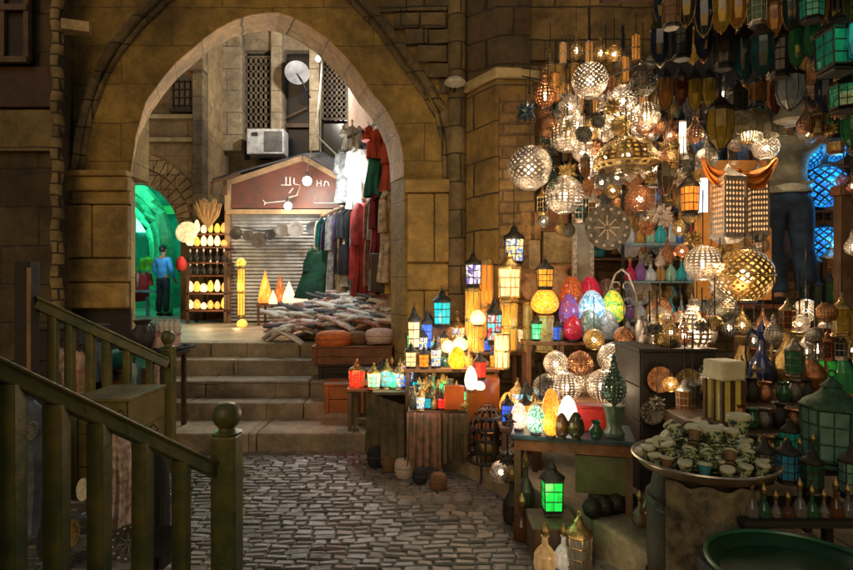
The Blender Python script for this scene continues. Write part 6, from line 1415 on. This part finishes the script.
hang_row('row behind the top balls', 112, 5.3, 545, 665, 8, ('ball', 'drop', 'ball', 'col'), 52)
hang_row('row behind the domed lamp', 146, 5.35, 540, 690, 10, ('ball', 'drop', 'star', 'hex'), 53)
hang_row('row below the domed lamp', 178, 5.25, 580, 700, 8, ('ball', 'drop', 'plate', 'bell'), 54)
hang_row('row at the engraved tray', 212, 5.35, 615, 705, 6, ('ball', 'hex', 'drop'), 55)
hang_row('row left of the box lanterns', 196, 4.5, 655, 702, 3, ('hex', 'bell', 'star'), 56)
hang_row('row under the white tube lamp', 172, 4.5, 664, 712, 3, ('drop', 'ball', 'hex'), 57)
hang_row('row above the orange bunting', 148, 4.6, 690, 770, 6, ('ball', 'drop', 'star', 'hex'), 58, lt=1.5)
hang_row('back row under the canopy', 62, 5.0, 655, 860, 14, ('hex', 'bell', 'bell'), 59, jy=8, wr=(17, 23), grp='dark hangings under the canopy')
hang_row('highest row under the canopy', 26, 4.6, 655, 860, 13, ('hex', 'bell', 'drop'), 60, jy=8, wr=(17, 24), grp='dark hangings under the canopy')
hang_row('second row under the canopy', 104, 4.8, 700, 860, 10, ('hex', 'bell', 'plate', 'drop'), 61, jy=8, wr=(16, 22), grp='dark hangings under the canopy')
hang_row('front row under the canopy', 34, 3.4, 660, 800, 8, ('hex', 'bell'), 62, jy=8, wr=(20, 27), grp='dark hangings under the canopy')
hang_row('row beside the blue ball lamps', 148, 4.4, 800, 860, 4, ('hex', 'ball', 'drop'), 63, grp='hangings at the right')
hang_row('row right of the dark post', 250, 4.0, 846, 872, 2, ('hex', 'drop'), 64, jy=20, grp='hangings at the right')
hang_row('row beside the jeans', 290, 4.9, 806, 838, 2, ('hex', 'hex'), 65, jy=2, grp='hangings at the right')
hang_row('row by the screen', 236, 5.3, 700, 740, 2, ('ball', 'drop'), 66, lt=3)
# more standing goods at the lower right
rr = random.Random(77)
for i, px in enumerate((744, 756, 776, 800, 830, 850)):
    vase('%s vase, %s from the left behind the jugs' % (('brass', 'copper', 'pewter')[i % 3], ordn[i]), px, 397, 4.12, 22, rr.uniform(40, 66), (BRASS, COPPER, PEWTER)[i % 3], group='vases behind the jugs', name='tall_vase')
for i in range(8):
    px = 746+i*13.5; k_ = i % 4
    bottle('%s bottle, %s from the left along the dark bench' % (('smoky', 'green', 'copper', 'amber')[k_], ordn[i]), px, 470, 2.72, 12, rr.uniform(24, 38), (DG[4], DG[0], COPPER, glass('amber_plain', (.5, .25, .05), 0))[k_], group='bottles along the dark bench', name='glass_bottle', z=Z(470, 2.7)+.001)

# ------------------------------------------------------------------ small lit lanterns filling the bench and shelves
LITS = [('red', RD), ('cyan', CY), ('amber', glass('amber_lit_small', (.95, .4, .05), .8, .9)), ('blue', BL), ('green', GR), ('yellow', YL_), ('mosaic', MIX), ('clear', CLR_), ('orange', OR)]
LC = {'red': (1, .1, .06), 'cyan': (.3, .9, 1), 'blue': (.3, .45, 1), 'green': (.3, 1, .4)}
def lit_row(nm, pa, pb, n, seed, hr=(20, 32), z=None, unlit=.35, grp='small lanterns set out along the benches'):
    """pa, pb = (px, py, d) of the two ends of the row"""
    rr = random.Random(seed)
    for k_ in range(n):
        u = (k_+.5)/n; px = pa[0]+(pb[0]-pa[0])*u; py = pa[1]+(pb[1]-pa[1])*u; d = pa[2]+(pb[2]-pa[2])*u+rr.uniform(-.04, .04)
        h = rr.uniform(*hr); c, g_ = LITS[(k_*4+seed) % 9]; lab = '%s from left in the %s' % (ordn[k_], nm); q_ = rr.random()
        if q_ < unlit*.5: bottle('dark little bottle, %s' % lab, px, py, d, h*.42, h, DG[k_ % 6], group=grp, z=z, name='small_bottle')
        elif q_ < unlit: ball('%s pierced ball, %s' % (('silver', 'brass', 'copper')[k_ % 3], lab), px, py, d, h*.62, m=(SILVER, BRASS, COPPER)[k_ % 3], hang=0, lit=k_ % 2 == 0, group=grp, z=z)
        elif q_ < .82: hexl('%s glass lantern, %s' % (c, lab), px, py, d, h*.48, h, g_, m=(IRON, BRASS)[k_ % 2], group=grp, z=z, lt=1.3, col=LC.get(c, (1, .62, .3)))
        else: egg('%s glass globe lamp, %s' % (c, lab), px, py, d, h*.45, h*.62, g_, group=grp, z=z, lt=1, col=LC.get(c, (1, .62, .3)))
ZB1, ZB2 = Z(392, 5.15)+.001, Z(411, 4.62)+.001
lit_row('rear row on the display bench', (380, 0, 5.6), (412, 0, 5.55), 4, 3, z=ZB1)
lit_row('middle row on the display bench', (378, 0, 5.38), (410, 0, 5.3), 5, 5, z=ZB1)
lit_row('rear row on the front bench', (414, 0, 5.05), (464, 0, 5.0), 6, 1, z=ZB2, hr=(24, 34))
lit_row('middle row on the front bench', (412, 0, 4.86), (466, 0, 4.8), 7, 7, z=ZB2)
lit_row('front row on the front bench', (410, 0, 4.67), (466, 0, 4.66), 8, 2, z=ZB2, hr=(16, 24), unlit=.6)
lit_row('back row on the raised shelf', (408, 352, 5.55), (524, 352, 5.55), 13, 4, hr=(26, 44))
lit_row('front row on the raised shelf', (418, 352, 5.29), (524, 352, 5.29), 10, 6, hr=(16, 26))
lit_row('row on the narrow step shelf', (440, 369, 5.12), (498, 369, 5.12), 7, 8, hr=(15, 24))
shelf('low plank on the ledge between the iron basket and small table', 501, 540, 428, 4.15, .5, WOOD)
lit_row('rear row on the low ledge plank', (504, 0, 4.55), (540, 0, 4.55), 4, 11, z=Z(428, 4.15)+.001, hr=(30, 44), unlit=.5)
lit_row('front row on the low ledge plank', (503, 0, 4.25), (538, 0, 4.25), 4, 12, z=Z(428, 4.15)+.001, hr=(26, 36), unlit=.6)
shelf('mid shelf between the lit columns and the egg lamps', 526, 566, 342, 4.9, .3, SHW)
lit_row('mid shelf row by the eggs', (532, 342, 5.0), (562, 342, 5.0), 3, 13, hr=(22, 34))
lit_row('ledge row by the small table', (498, 0, 4.0), (510, 0, 3.9), 2, 14, z=.2, hr=(28, 40), unlit=.9)
# goods crowding the pierced ball shelf and the dark crate
for i, (px, py, d, w, m_, l) in enumerate(((540, 424, 4.0, 24, BRASS, 'brass'), (558, 378, 4.6, 22, BRASS, 'brass'), (650, 352, 4.15, 22, SILVER, 'silver'), (660, 330, 4.3, 24, SILVER, 'silver'), (594, 350, 4.6, 22, BRASS, 'brass'), (624, 348, 4.6, 22, COPPER, 'copper'))):
    ball('%s pierced ball hung %s' % (l, ('at the left end of the ball shelf', 'over the left of the ball shelf', 'at the crate corner', 'above the crate corner', 'under the middle of the egg shelf', 'under the right of the egg shelf')[i]), px, py, d, w, m=m_, hang=.25, lit=i % 2 == 0, lt=2 if i % 2 == 0 else 0)
for i, (px, py, w, m_) in enumerate(((660, 392, 26, COPPER), (688, 398, 30, BRASS), (708, 384, 22, PEWTER), (652, 424, 24, PEWTER), (676, 432, 26, WOOD and COPPER), (704, 424, 24, BRASS))):
    plate('engraved plate hung on the brown crate front, %s of six' % ordn[i], px, py, 3.70, w, m_, name='engraved_plate', cat='plate', tilt=R(86))
for i in range(7):
    vase('%s vase, %s from the left on the tall brown crate' % (('silver', 'brass', 'copper')[i % 3], ordn[i]), 648+i*10.5, 0, 4.08, 13, 22+(i*7) % 13, (SILVER, BRASS, COPPER)[i % 3], z=Z(352, 3.75)+.023, group='vases on the tall brown crate', name='small_vase')
for i in range(4):
    jug('%s long necked jug, %s from the left behind the candle lantern' % (('copper', 'brass', 'pewter', 'brass')[i], ordn[i]), 716+i*13, 0, 3.35, 17, 44-(i % 2)*8, (COPPER, BRASS, PEWTER, BRASS)[i], z=Z(428, 3.1)+.024 if i < 2 else Z(470, 2.7)+.21, rz=R(180*(i % 2)), group='jugs behind the candle lantern')
# stock standing against the foot of the shop
rr = random.Random(91)
for i in range(12):
    u = i/11; px = 640+u*90; 
    (vase if i % 2 else bottle)('%s %s, %s from the left along the ledge by the barrel' % (('pewter', 'brown glass', 'brass')[i % 3], 'vase' if i % 2 else 'jar', ordn[i]), px, 0, 3.25-.5*u, 16, rr.uniform(34, 54), (PEWTER, DG[1], BRASS)[i % 3], z=.198, group='stock along the ledge by the barrel', name='floor_vase' if i % 2 else 'floor_jar', cat='vase' if i % 2 else 'jar')
hang_row('row over the jug shelf', 352, 3.7, 800, 860, 5, ('hex', 'bell', 'drop'), 68, jy=8, lt=0, grp='hangings at the right')
hang_row('front row of balls at centre', 128, 4.5, 556, 640, 5, ('star', 'drop', 'plate'), 69, jy=26, wr=(12, 20))
hang_row('second front row at centre', 186, 4.55, 575, 690, 7, ('star', 'drop', 'ball', 'bell'), 70, jy=14, wr=(13, 20))
hang_row('third front row at centre', 236, 4.7, 640, 700, 4, ('star', 'drop', 'ball'), 71, jy=14, wr=(14, 22))
hang_row('row of balls over the cup shelf', 318, 4.5, 655, 735, 5, ('ball', 'drop', 'ball'), 72, jy=12, wr=(18, 26), lt=2)
hang_row('left row by the brick pier', 160, 5.3, 528, 572, 4, ('ball', 'drop', 'star'), 73, jy=25, wr=(14, 24))

for i, (nm, py, d, x0, x1, n, kd, lt_) in enumerate((
    ('filigree row at the cornice', 72, 5.2, 560, 655, 8, ('ball', 'drop', 'col'), 1.5), ('filigree row nearest the pier', 128, 5.0, 540, 580, 4, ('ball', 'star', 'drop'), 2), ('filigree row above the dome', 136, 4.75, 560, 690, 10, ('ball', 'drop', 'ball'), 2),
    ('filigree row beside the dome', 168, 4.85, 560, 700, 11, ('ball', 'drop', 'star'), 1.5), ('filigree row above the clay cups', 226, 5.1, 528, 600, 6, ('drop', 'ball', 'hex'), 1.5), ('filigree row at the bottle shelves', 262, 4.8, 640, 700, 5, ('drop', 'ball', 'star'), 2),
    ('filigree row over the big gold ball', 268, 4.4, 720, 770, 4, ('ball', 'drop', 'star'), 2.5), ('filigree row under the gold ball', 338, 4.3, 700, 770, 6, ('ball', 'drop', 'drop'), 2), ('filigree row right of the tube lamp', 136, 4.2, 690, 780, 7, ('drop', 'star', 'ball'), 2),
    ('filigree row at the right post', 200, 4.2, 838, 870, 3, ('hex', 'drop', 'ball'), 1), ('filigree row above the green lantern', 372, 3.4, 790, 870, 7, ('ball', 'drop', 'hex'), 0), ('filigree row under the green lantern', 128, 3.5, 800, 865, 6, ('drop', 'hex', 'star'), 1))):
    hang_row(nm, py, d, x0, x1, n, kd, 200+i, jy=13, wr=(13, 22), lt=lt_, grp='filigree hangings')
ball('bright pierced ball added to light the grey shirt from its left', 766, 160, 4.3, 26, lt=12, hang=.4)  # ball lantern added here to light the standing person
ball('silver pierced ball hanging by the knees of the jeans', 806, 322, 4.1, 24, lt=6, hang=.4)

hang_row('row hung before the dark crate', 404, 3.5, 652, 712, 5, ('drop', 'ball', 'hex', 'star'), 301, jy=16, wr=(15, 22), lt=2.5, grp='filigree hangings')
hang_row('row hung above the dark crate', 338, 3.7, 640, 720, 6, ('drop', 'ball', 'star'), 302, jy=8, wr=(14, 20), lt=1.5, grp='filigree hangings')
hang_row('nearest row over the jug shelf', 332, 3.3, 770, 860, 7, ('drop', 'hex', 'ball'), 303, jy=14, wr=(15, 22), lt=1.2, grp='filigree hangings')
hang_row('near dark row under the canopy', 84, 3.9, 770, 860, 8, ('hex', 'plate', 'drop', 'star'), 304, jy=14, wr=(15, 22), lt=0, grp='dark hangings under the canopy')
lit_row('right row on the ball shelf', (642, 402, 4.3), (668, 402, 4.15), 3, 31, hr=(20, 28), z=Z(402, 4.2)+.001)
